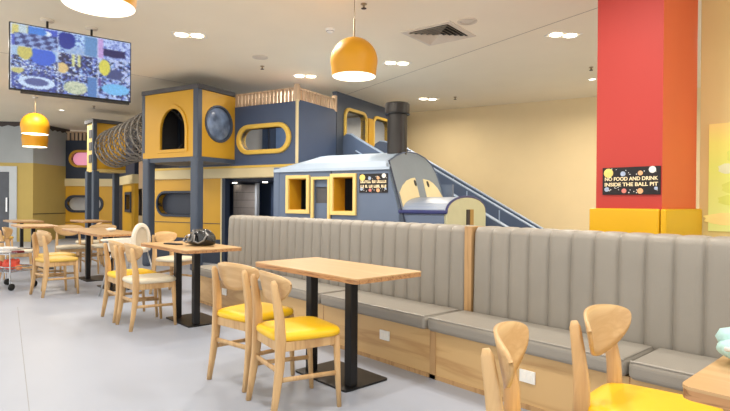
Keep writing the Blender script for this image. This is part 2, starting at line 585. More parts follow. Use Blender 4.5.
# projected picture on the right wall
pj = empty('projection_screen', (-.7, 5.948, .93), 0, 'pale lime screen picture on the yellow wall right of the column', 'screen')
pm = bpy.data.materials.new('projected_picture')
pm.use_nodes = True
nt = pm.node_tree
bs = nt.nodes['Principled BSDF']
tc = nt.nodes.new('ShaderNodeTexCoord')
gr = nt.nodes.new('ShaderNodeSeparateXYZ')
nt.links.new(tc.outputs['Generated'], gr.inputs[0])
rp = nt.nodes.new('ShaderNodeValToRGB')
rp.color_ramp.elements[0].color = lin((216, 224, 140)) + (1,)
rp.color_ramp.elements[1].color = lin((232, 206, 124)) + (1,)
e = rp.color_ramp.elements.new(.6)
e.color = lin((216, 226, 112)) + (1,)
e = rp.color_ramp.elements.new(.82)
e.color = lin((226, 222, 112)) + (1,)
nt.links.new(gr.outputs['Z'], rp.inputs['Fac'])
nt.links.new(rp.outputs['Color'], bs.inputs['Base Color'])
nt.links.new(rp.outputs['Color'], bs.inputs['Emission Color'])
bs.inputs['Emission Strength'].default_value = .22
MB().box(-.88, -.012, 0, .88, 0, 1.035).build('screen', pm, pj)
lime = mat('projected_lime', (206, 216, 104), .6, emit=(206, 216, 104), estr=.22)
peach = mat('projected_peach', (238, 218, 138), .6, emit=(238, 218, 138), estr=.22)
pale = mat('projected_pale_blue', (214, 222, 180), .6, emit=(214, 222, 180), estr=.22)
for x, z, w, h, m in ((-.72, .12, .2, .06, peach), (-.70, .30, .1, .05, lime), (-.68, .42, .09, .06, lime), (-.73, .60, .07, .05, pale), (-.66, .72, .07, .08, lime), (-.3, .4, .2, .1, lime)):
    MB().prism_xz([(x + w * c / 1.0, z + h * s) for c, s in [(math.cos(2 * math.pi * i / 14) * (1 + .2 * math.cos(3 * i)), math.sin(2 * math.pi * i / 14)) for i in range(14)]], -.0145, -.012).build('picture_shape', m, pj)


# ------------------------------------------------------------------ ceiling fittings
vent = empty('air_conditioning_vent', (-4.52, 5.38, CEIL), .18, 'square louvred air diffuser set in the ceiling', 'ceiling vent')
q = .36
MB().frame(rrect(-q + .07, -q + .07, q - .07, q - .07, .005), rrect(-q, -q, q, q, .005), 0, .012).xf(Matrix.Rotation(R(-90), 4, 'X')).build('frame', M_['vent_white'], vent)
mb = MB()
for k in range(5):
    o_, i_ = .285 - k * .055, .25 - k * .055
    zo, zi = -.034, -.004
    A = [(-o_, -o_, zo), (o_, -o_, zo), (o_, o_, zo), (-o_, o_, zo)]
    B = [(-i_, -i_, zi), (i_, -i_, zi), (i_, i_, zi), (-i_, i_, zi)]
    mb.add(A + B, [(0, 1, 5, 4), (1, 2, 6, 5), (2, 3, 7, 6), (3, 0, 4, 7)])
mb.build('louvres', M_['vent_white'], vent)
MB().box(-.29, -.29, -.0015, .29, .29, -.0005).build('backing', M_['vent_dark'], vent)


def fitting(name, x, y, label, cat, kind, grp=None):
    t = empty(name, (x, y, CEIL), 0, label, cat, grp)
    if kind == 'sprinkler':
        MB().lathe([(.035, 0), (.035, -.008), (.012, -.012), (.012, -.04), (.0, -.04)], 14).build('body', M_['brass'], t, True)
        MB().lathe([(.0, -.048), (.03, -.05), (.03, -.054), (.0, -.054)], 14).build('deflector', M_['vent_dark'], t, True)
        MB().tube([(.012, 0, -.035), (.016, 0, -.05)], .004, 6).tube([(-.012, 0, -.035), (-.016, 0, -.05)], .004, 6).build('arm', M_['brass'], t)
    elif kind == 'smoke':
        MB().lathe([(.06, 0), (.06, -.015), (.045, -.04), (.02, -.055), (.0, -.055)], 20).build('body', M_['trimwhite'], t, True)
        MB().lathe([(.05, -.026), (.051, -.034), (.046, -.036)], 20).build('slot', M_['vent_dark'], t, True)
    else:
        MB().frame(circ(0, 0, .085, 28), circ(0, 0, .12, 28), 0, .012).xf(Matrix.Rotation(R(-90), 4, 'X')).build('rim', M_['vent_white'], t)
        MB().lathe([(.086, -.004), (.07, -.012), (.0, -.012)], 28).build('grille', M_['vent_white'], t, True)
    return t


fitting('sprinkler_head', -4.42, 3.97, 'sprinkler head above the large yellow pendant', 'sprinkler', 'sprinkler', 'ceiling sprinklers')
fitting('sprinkler_head', -7.57, 4.58, 'sprinkler head below a round ceiling grille', 'sprinkler', 'sprinkler', 'ceiling sprinklers')
fitting('sprinkler_head', -6.96, 8.83, 'sprinkler head above the back wall right of the chimney', 'sprinkler', 'sprinkler', 'ceiling sprinklers')
fitting('sprinkler_head', -3.92, 8.47, 'sprinkler head beside the red column edge', 'sprinkler', 'sprinkler', 'ceiling sprinklers')
fitting('sprinkler_head', -13.5, 3.65, 'sprinkler head on the ceiling below the hanging screen corner', 'sprinkler', 'sprinkler', 'ceiling sprinklers')
fitting('smoke_detector', -5.35, 4.23, 'white smoke detector left of the large yellow pendant cord', 'smoke detector', 'smoke')
fitting('ceiling_speaker', -7.12, 4.27, 'round ceiling grille above a sprinkler head', 'ceiling speaker', 'speaker')
fitting('ceiling_speaker', -3.97, 5.26, 'round cream ceiling plate right of the air diffuser', 'ceiling speaker', 'speaker')


def pendant(x, y, top, label, k=1.0, pw=6):
    """dome lamp: top is the height of the crown of the shade"""
    t = empty('pendant_lamp', (x, y, top), 0, label, 'pendant lamp', 'yellow dome pendants')
    prof = []
    for i in range(15):
        a = R(2 + 103 * i / 14)
        prof.append((.25 * k * math.sin(a), (-.25 + .25 * math.cos(a)) * k))
    prof[-1] = (prof[-1][0], prof[-1][1])
    zl = -.41 * k
    prof.append((.232 * k, zl))
    MB().lathe(prof, 40, caps=False).build('shade', M_['pendant'], t, True)
    MB().lathe([(r - .004, z - .003) for r, z in prof], 40, caps=False).build('lining', M_['pendant_in'], t, True)
    MB().lathe([(.226 * k, zl), (.228 * k, zl - .003), (.232 * k, zl - .003), (.2335 * k, zl)], 40, caps=False).build('rim', M_['pendant_in'], t, True)
    MB().lathe([(.0, -.16 * k), (.03, -.17 * k), (.045 * k, -.23 * k), (.04 * k, -.27 * k), (.0, -.30 * k)], 16).build('bulb', M_['bulb'], t, True)
    MB().lathe([(.018, -.0), (.018, -.17 * k)], 10).build('socket', M_['brass'], t, True)
    MB().tube([(0, 0, -.005), (0, 0, .20)], .011, 8).build('stem', M_['brass'], t)
    MB().tube([(0, 0, .19), (0, 0, CEIL - top)], .0045, 6).build('cord', M_['brass'], t)
    MB().lathe([(.05, CEIL - top), (.05, CEIL - top - .03), (.0, CEIL - top - .035)], 16).build('canopy', M_['trimwhite'], t, True)
    l = bpy.data.lights.new('pendant_light', 'POINT')
    l.energy = pw
    l.color = WARM
    l.shadow_soft_size = .05
    lo = bpy.data.objects.new('light', l)
    COL.objects.link(lo)
    lo.parent = t
    lo.location = (0, 0, -.36 * k)


pendant(-4.268, 3.70, 2.93, 'large yellow dome pendant hanging in front of the ceiling centre')
pendant(-3.954, 1.10, 2.935, 'yellow dome pendant cut off by the top edge, nearest the hanging screen')
pendant(-12.06, 2.20, 2.89, 'small far yellow dome pendant, upper one of the overlapping pair')
pendant(-13.22, 2.41, 2.74, 'small far yellow dome pendant, lower one of the overlapping pair')

# ------------------------------------------------------------------ wall screen hung from the ceiling
tv = empty('television', (-6.39, 1.525, 2.655), R(90 - 5), 'black hanging television showing nine security camera pictures', 'television')
TW, THH = .585, .345
MB().box(-TW, 0, -THH, TW, .05, THH).build('body', M_['tv_black'], tv, bevel=.006)
MB().box(-TW + .1, -.012, -THH - .028, TW - .02, .03, -THH - .002).build('speaker_bar', M_['tv_black'], tv, bevel=.004)
MB().box(-.3, .05, -.22, .3, .09, .2).build('rear_cover', M_['tv_black'], tv)
GX, GZ = 150, 88
me = bpy.data.meshes.new('screen')
vs = [((-TW + .012) + (2 * TW - .024) * i / GX, -.0015, (-THH + .014) + (2 * THH - .026) * j / GZ) for j in range(GZ + 1) for i in range(GX + 1)]
fs = [(j * (GX + 1) + i, j * (GX + 1) + i + 1, (j + 1) * (GX + 1) + i + 1, (j + 1) * (GX + 1) + i) for j in range(GZ) for i in range(GX)]
me.from_pydata(vs, [], fs)


def screen_colour(u, v):
    """u to the right, v down, both 0..1: nine security pictures"""
    rnd = random.Random(int(u * GX / 2.1) * 131 + int(v * GZ / 1.8) * 7919).random()
    rn2 = random.Random(int(u * GX / 4.3) * 57 + int(v * GZ / 3.7) * 313).random()
    cu = 0 if u < .365 else (1 if u < .70 else 2)
    u0, u1 = ((0, .365), (.365, .70), (.70, 1))[cu]
    rv = int(v * 3) if v < 1 else 2
    x, y = (u - u0) / (u1 - u0), v * 3 - rv
    dk, md, lt, wh = (14, 18, 60), (52, 76, 178), (120, 160, 226), (214, 228, 246)
    if x < .025 or y < .03:
        return (190, 205, 235)
    base = (md, lt, dk, (90, 110, 200), wh, (30, 34, 84))[int(rnd * 6)]

    def el(cx, cy, a, b):
        return ((x - cx) / a) ** 2 + ((y - cy) / b) ** 2 < 1
    if (cu, rv) == (0, 0):
        if y > .42 - .1 * x and x > .08:
            return ((40, 52, 120) if (int(x * 7 + y * 3) + int(y * 5 - x * 1.2)) % 2 else (128, 156, 216))
        if x < .36 and y < .5:
            return (206, 196, 110) if int(x * 6) % 2 == 0 else (186, 206, 216)
        if el(.55, .22, .2, .25):
            return (52, 122, 222)
        if el(.75, .25, .12, .12):
            return wh
        return (60, 82, 200)
    if (cu, rv) == (0, 1):
        if el(.3, .25, .16, .35):
            return (196, 186, 90)
        if el(.68, .35, .28, .45):
            return (38, 88, 214)
        return base if y > .45 else (150, 184, 224)
    if (cu, rv) == (0, 2):
        if el(.14, .1, .14, .18):
            return (190, 186, 110)
        if el(.55, .62, .4, .3) and not el(.55, .6, .26, .18):
            return (190, 214, 246)
        if el(.55, .6, .26, .18):
            return (70, 84, 150)
        return base if rn2 > .4 else (40, 60, 150)
    if (cu, rv) == (1, 0):
        if x > .68:
            return (92, 140, 198)
        if el(.22, .4, .22, .42):
            return (24, 44, 150)
        if y > .62 and x > .2:
            return (150, 178, 220) if rnd > .25 else lt
        return (170, 206, 244) if rnd > .3 else md
    if (cu, rv) == (1, 1):
        if el(.12, .75, .15, .25):
            return (216, 186, 120)
        if x > .3 and x < .62 and y < .6 and int(x * 14) % 2:
            return (206, 210, 140)
        return base if rn2 > .35 else (26, 30, 80)
    if (cu, rv) == (1, 2):
        if el(.45, .65, .3, .32):
            return (196, 204, 176) if rnd > .3 else (160, 176, 150)
        if x > .75:
            return (70, 120, 190)
        return base
    if (cu, rv) == (2, 0):
        if x < .18:
            return (186, 150, 216)
        if y > .5 and y < .9 - .2 * abs(x - .5) and x < .85:
            return (34, 30, 92)
        return (176, 196, 244) if rnd > .35 else (90, 110, 196)
    if (cu, rv) == (2, 1):
        if el(.22, .45, .17, .4):
            return (214, 206, 76)
        if el(.5, .75, .28, .25):
            return (60, 72, 130)
        return (176, 190, 236) if rn2 > .5 else base
    if el(.55, .5, .42, .28):
        return (104, 182, 240)
    if x < .12 and y < .4:
        return (90, 70, 150)
    return base if rn2 > .4 else (150, 176, 236)


ca = me.color_attributes.new('Col', 'FLOAT_COLOR', 'CORNER')
k = 0
for j in range(GZ):
    for i in range(GX):
        acc = [0, 0, 0]
        for _q in range(6):
            uu = min(.999, max(.001, (i + .5) / GX + random.uniform(-.009, .009)))
            vv = min(.999, max(.001, 1 - (j + .5) / GZ + random.uniform(-.013, .013)))
            for _c, _x in enumerate(screen_colour(uu, vv)):
                acc[_c] += _x / 6.0
        gm = random.uniform(.93, 1.07)
        mean = sum(acc) / 3
        c = lin([min(255, max(0, (mean + (x - mean) * .9) * gm)) for x in acc])
        for _ in range(4):
            ca.data[k].color = c + (1,)
            k += 1
sm = bpy.data.materials.new('screen_picture')
sm.use_nodes = True
nt = sm.node_tree
at_ = nt.nodes.new('ShaderNodeVertexColor')
at_.layer_name = 'Col'
nt.nodes['Principled BSDF'].inputs['Base Color'].default_value = (.01, .01, .01, 1)
nt.links.new(at_.outputs['Color'], nt.nodes['Principled BSDF'].inputs['Emission Color'])
nt.nodes['Principled BSDF'].inputs['Emission Strength'].default_value = 1.0
me.materials.append(sm)
so = bpy.data.objects.new('screen', me)
COL.objects.link(so)
so.parent = tv
for sx in (-.13, .36):
    MB().tube([(sx, .09, .1), (sx, 1.08, .1)], .014, 8).tube([(sx, 1.08, .085), (sx, 1.08, CEIL - 2.655)], .014, 8).build('mount_arm', M_['black_metal'], tv)
    MB().lathe([(.075, CEIL - 2.655), (.075, CEIL - 2.675), (.0, CEIL - 2.678)], 18).xf(Matrix.Translation((sx, 1.08, 0))).build('ceiling_plate', M_['vent_white'], tv, True)
MB().box(-.15, 1.05, .08, .38, 1.11, .12).build('mount_bar', M_['black_metal'], tv)


# ------------------------------------------------------------------ play area
def S_empty(name, label, cat, a=0.0, b=0.0, group=None):
    return empty(name, W(a, b, 0), TH, label, cat, group)


# --- blue play house on its deck: front at local y=0 is b=7.26, right end at x=0 is a=-5.54
HL, HR = -2.9, 0.0
hs = S_empty('play_house', 'blue upper play house with oval yellow window and slatted railing', 'play house', -5.54, 7.26)
zb, zt = 1.84, 2.91
oval = stadium(-.735, 2.3, 1.06, .38)
ovout = stadium(-.735, 2.3, 1.24, .54)
MB().panel(-1.42, 0, zb, zt, 0, .1, oval).box(HL, .0, zb, -1.42, .1, zt).build('front_wall', M_['navy'], hs)
MB().frame(oval, ovout, -.05, .12).build('window_rim', M_['frame_yellow'], hs, bevel=.02)
rw = MB()
rw.box(-.1, .1, zb, 0, 1.215, zt + .03)
rw.build('side_wall', M_['navy'], hs)
MB().box(-.02, -.02, zb, .025, .02, zt + .02).build('corner_edging', M_['play_cream'], hs, bevel=.008)
MB().box(HL, .1, zb - .04, -.0, 1.4, zb + .02).build('deck', M_['dark_navy'], hs)
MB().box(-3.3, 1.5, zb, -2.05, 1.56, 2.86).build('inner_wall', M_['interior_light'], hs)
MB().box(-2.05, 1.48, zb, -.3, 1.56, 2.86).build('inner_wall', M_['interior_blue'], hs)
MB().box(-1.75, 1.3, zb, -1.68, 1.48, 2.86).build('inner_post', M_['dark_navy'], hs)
# railing of slats
rl = MB()
for i in range(17):
    x = -1.42 + .083 * i
    rl.box(x, .02, zt, x + .048, .05, zt + .215)
for i in range(15):
    y = .08 + .083 * i
    rl.box(-.05, y, zt, -.02, y + .048, zt + .215)
rl.build('railing_slats', M_['slat'], hs)
MB().box(-1.42, .01, zt + .21, 0, .06, zt + .24).box(-.06, .01, zt + .21, 0, 1.23, zt + .24).build('railing_cap', M_['slat'], hs)
MB().box(-.06, -.01, zt, .01, .06, zt + .29).build('railing_post', M_['slat'], hs)
MB().box(-.07, 1.17, zt, .01, 1.235, zt + .3).build('railing_post', M_['slat'], hs)
MB().box(-1.42, .3, zt - .05, -.1, .34, zt + .2).build('inner_screen', M_['interior_dark'], hs)

# --- dark end wall with two yellow rimmed windows (continues the side of the house)
dw = S_empty('window_wall', 'dark slate wall with two tall yellow-rimmed windows behind the chimney', 'play wall', -5.54, 7.26)
w1 = rrect(1.55, 2.2, 2.32, 2.99, .14)
w1o = rrect(1.49, 2.14, 2.38, 3.05, .18)
w2 = rrect(2.68, 2.2, 3.38, 2.99, .14)
w2o = rrect(2.62, 2.14, 3.44, 3.05, .18)
m1 = MB().panel(1.235, 2.5, 0, 3.3, 0, .1, w1).panel(2.5, 4.3, 0, 3.3, 0, .1, w2)
m1.xf(RX90).build('wall_panel', M_['slate'], dw)
MB().frame(w1, w1o, -.04, .11).xf(RX90).build('window_rim', M_['frame_yellow'], dw, bevel=.012)
MB().frame(w2, w2o, -.04, .11).xf(RX90).build('window_rim', M_['frame_yellow'], dw, bevel=.012)
MB().box(2.40, -.05, 2.1, 2.60, .0, 2.95).xf(RX90).build('post', M_['play_yellow'], dw, bevel=.01)

MB().box(-3.4, 4.3, 0, .0, 4.36, 3.34).build('inner_wall', M_['interior_light'], dw)
# --- slide coming down from the windows
sl = S_empty('slide', 'long blue slide running down behind the train to the back wall', 'slide', 0, 0)


def slide_wall(b, a0, hump, z_of, th=.1, a1=-1.55, low=.42):
    top = []
    if hump:
        top += [(a0, hump[1] - .5), (a0 + .03, hump[1] - .18), (a0 + .1, hump[1] - .05), (a0 + .2, hump[1]), (a0 + .3, hump[1] - .015)]
        st = a0 + .42
    else:
        st = a0
        top += [(a0, z_of(a0) - .3)]
    for i in range(9):
        a = st + (a1 - st) * i / 8.0
        top.append((a, max(.12, z_of(a))))
    bot = [(x, max(.02, z - low)) for x, z in reversed(top)]
    return top, bot


zn = lambda a: 1.429 - .562 * (a + 3.489)
zm = lambda a: 1.53 - .570 * (a + 3.489)
zf = lambda a: 1.977 - .577 * (a + 4.381)
for b, hp, zz, a0 in ((8.72, (0, 2.506), zn, -5.66), (9.66, (0, 2.456), zm, -5.44), (10.6, None, zf, -5.3)):
    top, bot = slide_wall(b, a0, hp, zz, a1=(-1.3 if b < 10 else -1.1))
    MB().prism_xz(top + bot, b, b + .1).build('side_wall', M_['slide'], sl)
    tr = [(x, b + .05, z + .005) for x, z in (top[3:] if hp else top[1:])]
    MB().tube(tr, .055, 8, ry=.02).build('top_rail', M_['slide_rail'], sl)
    # seam battens
    sm_ = MB()
    for i in range(6):
        a = -4.6 + i * .62
        if a < -1.4:
            sm_.box(a, b - .008, max(.05, zz(a) - .36), a + .02, b, zz(a) - .04)
    sm_.build('seam_strips', M_['slide_rail'], sl)
    lo = [(x, b - .012, max(.06, z - .24)) for x, z in top[5:]]
    MB().tube(lo, .014, 6).build('side_rail', M_['slide_rail'], sl)
for b in (8.82, 9.76):
    pts = [(-5.44 + i * .5, 0) for i in range(9)]
    a_ = [-5.44 + (4.2) * i / 10 for i in range(11)]
    poly = [(a, max(.08, zn(a) - .3)) for a in a_] + [(a, max(.02, zn(a) - .38)) for a in reversed(a_)]
    MB().prism_xz(poly, b, b + .84).build('slide_bed', M_['slide'], sl)
sup = MB()
for a in (-4.6, -3.4, -2.4):
    for b in (8.72, 10.6):
        sup.box(a, b + .02, 0, a + .08, b + .08, zn(a) - .3)
sup.build('support', M_['dark_navy'], sl)

# --- lower walls under the deck
lw = S_empty('play_wall', 'yellow padded wall with long dark oval window under the yellow tower', 'play wall', 0, 7.34)
ov = stadium(-8.55, 1.13, 1.2, .42)
MB().panel(-9.4, -7.33, .46, 1.62, 0, .1, ov).build('yellow_panel', M_['play_yellow'], lw)
MB().frame(ov, stadium(-8.55, 1.13, 1.3, .52), -.03, .12).build('window_rim', M_['dark_navy'], lw, bevel=.01)
MB().box(-9.35, .105, .6, -7.5, .125, 1.55).build('backing', M_['dark_navy'], lw)
MB().box(-9.4, -.01, .0, -7.33, .11, .46).build('base_band', M_['dark_navy'], lw)
MB().box(-9.4, -.012, .755, -7.33, .0, .765).build('seam', M_['dark_navy'], lw)
MB().box(-9.4, -.06, 1.62, -5.56, .1, 1.84).build('cream_band', M_['play_cream'], lw, bevel=.012)
MB().box(-9.4, -.075, 1.80, -5.56, -.055, 1.845).build('band_piping', M_['frame_yellow'], lw)
MB().box(-7.34, -.02, 0, -7.26, .1, 1.62).build('jamb', M_['dark_navy'], lw)
MB().box(-7.365, -.03, 0, -7.335, .02, 1.62).build('edging', M_['play_cream'], lw)

en = S_empty('play_entrance', 'dark navy entrance recess with small ceiling lights left of the train', 'entrance', 0, 7.475)
MB().box(-8.76, .0, 0, -8.7, 1.5, 1.62).build('side_panel', M_['navy'], en)
MB().box(-8.7, 1.45, 0, -5.72, 1.5, 1.62).build('back_panel', M_['navy'], en)
MB().box(-5.74, .0, 0, -5.68, 1.45, 1.62).build('side_panel', M_['navy'], en)
MB().box(-8.7, .0, 1.58, -5.74, 1.45, 1.62).build('soffit', M_['dark_navy'], en)
mp_ = MB()
for i in range(7):
    for j in range(9):
        mp_.box(-8.02 + i * .087, .86, .1 + j * .16, -8.02 + i * .087 + .083, .87, .1 + j * .16 + .152)
mp_.build('mat_panel', M_['plaid'], en)
MB().box(-8.03, .87, .05, -7.41, .90, 1.55).build('mat_backing', M_['interior_dark'], en)
MB().box(-7.41, .84, 0, -7.36, .92, 1.57).build('mat_edge', M_['interior_light'], en)
MB().box(-7.2, 1.1, 0, -5.8, 1.14, 1.57).build('inner_panel', M_['navy'], en)
MB().box(-8.6, .5, 0, -8.1, .54, 1.45).build('inner_panel', M_['navy'], en)
for a, b in ((-7.91, .78), (-7.11, .8), (-6.95, .62)):
    MB().lathe([(.05, 1.578), (.05, 1.57), (.0, 1.568)], 16).xf(Matrix.Translation((a, b, 0))).build('lamp', M_['lamp'], en, True)
l = bpy.data.lights.new('recess_light', 'AREA')
l.shape = 'DISK'
l.size = .12
l.energy = 5
lo = bpy.data.objects.new('light', l)
COL.objects.link(lo)
lo.parent = en
lo.location = (-7.3, .4, 1.55)


# --- yellow tower with arch and round window
tw = S_empty('play_tower', 'large yellow play tower with arched opening and round window', 'play tower', -6.964, 6.38)
z0, z1 = 1.95, 3.10
ar = archpoly(-.93, 2.09, -.30, 2.80)
aro = archpoly(-.99, 2.03, -.24, 2.87)
MB().panel(-1.40, -.06, z0, z1, 0, .03, ar, c=(-.615, 2.35)).build('front_panel', M_['play_yellow'], tw, bevel=.01)
MB().frame(ar, aro, -.022, .032).build('arch_rim', M_['play_yellow'], tw, bevel=.008)
cr = circ(.485, 2.555, .31)
MB().panel(.06, .90, z0, z1, 0, .08, cr).xf(RX90).build('side_panel', M_['play_yellow'], tw, bevel=.01)
MB().frame(circ(.485, 2.555, .295), circ(.485, 2.555, .33), -.025, .05).xf(RX90).build('round_rim', M_['slate'], tw, bevel=.01)
bub = MB()
rr_ = []
for i in range(7):
    a = R(90 * i / 6)
    rr_.append([Vector((.485 + .296 * math.cos(a) * math.cos(2 * math.pi * j / 32), -.05 * math.sin(a) + .02, 2.555 + .296 * math.cos(a) * math.sin(2 * math.pi * j / 32))) for j in range(32)])
bub.rings(rr_).xf(RX90).build('bubble_window', M_['glass_blue'], tw, True)
for x, y, s_ in ((-.05, .04, .055), (-1.40, .04, .045), (-.05, .815, .045), (-1.4, .815, .045)):
    MB().box(x - s_, y - s_, z0 - .03, x + s_, y + s_, z1 + .06).build('corner_post', M_['slate'], tw, bevel=.012)
for x, y in ((-.07, .05), (-1.31, .05)):
    MB().box(x - .082, y - .082, 0, x + .082, y + .082, z0).build('padded_post', M_['slate'], tw, bevel=.03)
MB().box(-1.42, 0, z0 - .08, .02, .86, z0).build('floor_slab', M_['slate'], tw)
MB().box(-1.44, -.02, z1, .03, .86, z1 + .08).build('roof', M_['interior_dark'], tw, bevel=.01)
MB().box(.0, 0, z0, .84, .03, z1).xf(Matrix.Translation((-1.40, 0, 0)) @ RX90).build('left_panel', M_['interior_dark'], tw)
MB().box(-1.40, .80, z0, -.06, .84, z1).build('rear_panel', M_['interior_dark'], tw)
MB().box(-1.40, -.01, z0, -.06, .0, z0 + .1).build('lower_band', M_['play_yellow'], tw)

# --- net tunnel between the towers
tn = empty('net_tunnel', (0, 0, 0), 0, 'tubular grey rope net tunnel between the two yellow towers', 'net tunnel')
A = Vector((-13.45, 4.12, 2.44))
B = W(-8.42, 6.83, 2.52)
ax = (B - A).normalized()
sd = ax.cross(Vector((0, 0, 1))).normalized()
up = sd.cross(ax).normalized()
TR = .44
Lt = (B - A).length


def tp(t, ang, r=TR):
    return A + ax * (Lt * t) + sd * (r * math.cos(ang)) + up * (r * math.sin(ang) * (1 - .04 * math.sin(math.pi * t)))


net = MB()
for s_ in (1, -1):
    for kk in range(20):
        net.tube([tp(i / 24.0, s_ * i / 24.0 * 4.2 + 2 * math.pi * kk / 20 + .03 * math.sin(i * 2.1 + kk), TR + .02 * math.sin(i * 1.7 + kk)) for i in range(25)], .010, 4)
net.build('net', M_['rope'], tn)
for i in range(9):
    t = i / 8.0
    MB().tube([tp(t, 2 * math.pi * j / 24, TR + .012) for j in range(24)], .017, 6, closed=True).build('hoop', M_['hoop'], tn)
MB().tube([tp(0, 2.5, TR + .03), tp(.5, 2.35, TR + .03), tp(1, 2.3, TR + .03)], .02, 6).build('side_bar', M_['rope_bar'], tn)
MB().tube([tp(0, 1.4, TR + .03), tp(1, 1.4, TR + .03)], .016, 6).build('top_bar', M_['rope'], tn)

# --- small far tower
p, rz, L = seg((-13.815, 3.748), (-13.86, 4.49))
ft = empty('play_tower', (p.x, p.y, 0), rz, 'small far yellow play tower on dark posts behind the tables', 'play tower')
MB().box(.05, 0, 1.95, L, .06, 3.06).build('front_panel', M_['play_yellow'], ft, bevel=.01)
MB().box(0, .05, 1.95, .05, .5, 3.06).build('side_panel', M_['frame_cream'], ft, bevel=.01)
for z in (2.1, 2.4, 2.7):
    MB().box(-.012, .15, z, .0, .35, z + .2).build('side_slot', M_['interior_dark'], ft)
MB().box(-.04, -.04, 1.9, .05, .05, 3.12).build('corner_post', M_['slate'], ft, bevel=.01)
MB().box(-.05, -.05, 3.06, L + .05, .54, 3.14).build('roof', M_['interior_dark'], ft)
MB().box(.0, .0, 1.88, L, .52, 1.95).build('floor_slab', M_['frame_cream'], ft)
for x, y in ((.05, .06), (.03, .45), (L - .07, .45)):
    MB().box(x - .07, y - .07, 0, x + .07, y + .07, 1.9).build('padded_post', M_['slate'], ft, bevel=.02)

# --- far left play wall, blue above and yellow below
p, rz, L = seg((-18.63, 4.02), (-17.47, 5.30))
fw = empty('play_wall', (p.x, p.y, 0), rz, 'far blue and yellow play wall with pink oval window beside the grey wall', 'play wall')
o1 = stadium(.86, 2.48, .9, .4)
MB().panel(0, L + .1, 1.86, 3.05, 0, .1, o1).build('blue_panel', M_['dark_navy'], fw)
MB().frame(o1, stadium(.86, 2.48, 1.04, .54), -.04, .11).build('window_rim', M_['play_yellow'], fw, bevel=.01)
MB().box(.2, .3, 2.1, 1.6, .34, 2.85).build('pink_backing', M_['pink'], fw)
o2 = stadium(.82, 1.08, 1.05, .4)
MB().panel(0, L, .3, 1.63, 0, .1, o2).build('yellow_panel', M_['play_yellow'], fw)
MB().frame(o2, stadium(.82, 1.08, 1.2, .54), -.04, .11).build('window_rim', M_['dark_navy'], fw, bevel=.01)
MB().box(.1, .3, .7, 1.6, .34, 1.5).build('pale_backing', M_['interior_light'], fw)
MB().box(0, -.05, 1.63, L, .1, 1.86).build('cream_band', M_['play_cream'], fw)
MB().box(0, -.01, 0, L, .1, .3).build('base_band', M_['dark_navy'], fw)
MB().box(0, -.012, .50, L, 0, .515).build('seam', M_['dark_navy'], fw)
s9 = MB()
for i in range(14):
    s9.box(.02 + i * .124, .02, 3.05, .09 + i * .124, .05, 3.30)
s9.build('railing_slats', M_['slat'], fw)
MB().box(0, .0, 3.29, L, .06, 3.33).build('railing_cap', M_['slat'], fw)
MB().box(0, .3, 3.0, L, .33, 3.33).build('inner_screen', M_['interior_dark'], fw)

p, rz, L = seg((-17.40, 5.28), (-13.86, 4.70))
lk = empty('play_wall', (p.x, p.y, 0), rz, 'narrow yellow play wall with small square window below the net tunnel', 'play wall')
MB().box(0, 0, 1.86, L, .1, 3.05).build('blue_panel', M_['dark_navy'], lk)
MB().box(0, -.05, 1.63, L, .1, 1.86).build('cream_band', M_['play_cream'], lk)
MB().box(0, 0, 0, L * .48, .1, 1.63).build('doorway_panel', M_['dark_navy'], lk)
sq = [(L * .66, .95), (L * .86, .95), (L * .86, 1.35), (L * .66, 1.35)]
MB().panel(L * .48, L, .3, 1.63, 0, .1, sq).build('yellow_panel', M_['play_yellow'], lk)
MB().frame(sq, [(L * .63, .88), (L * .89, .88), (L * .89, 1.42), (L * .63, 1.42)], -.03, .1).build('window_rim', M_['dark_navy'], lk)
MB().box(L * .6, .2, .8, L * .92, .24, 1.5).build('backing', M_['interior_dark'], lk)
MB().box(L * .48, -.01, 0, L, .1, .3).build('base_band', M_['dark_navy'], lk)

p, rz, L = seg((-13.7, 5.05), (-10.95, 4.62))
lk2 = empty('play_wall', (p.x, p.y, 0), rz, 'dark navy play wall panel behind the left post of the large tower', 'play wall')
MB().box(0, 0, 0, L, .1, 3.05).build('panel', M_['dark_navy'], lk2)
MB().box(L * .42, -.03, 0, L * .5, 0, 1.7).build('edging', M_['play_cream'], lk2)

# ------------------------------------------------------------------ play train
tr = S_empty('play_train', 'blue-grey padded play train with chimney and two drawn eyes', 'play train', 0, 6.755)
zt_ = 1.72
e1 = [(-5.29, 1.06), (-4.94, 1.06), (-4.94, 1.55), (-5.29, 1.55)]
e2 = [(-4.81, .6), (-4.545, .6), (-4.545, 1.53), (-4.81, 1.53)]
e3 = [(-4.44, 1.05), (-4.09, 1.05), (-4.09, 1.56), (-4.44, 1.56)]
body = MB()
body.panel(-5.50, -4.875, 0, zt_, 0, .08, e1)
body.panel(-4.875, -4.49, 0, zt_, 0, .08, e2)
body.panel(-4.49, -3.99, 0, zt_, 0, .08, e3)
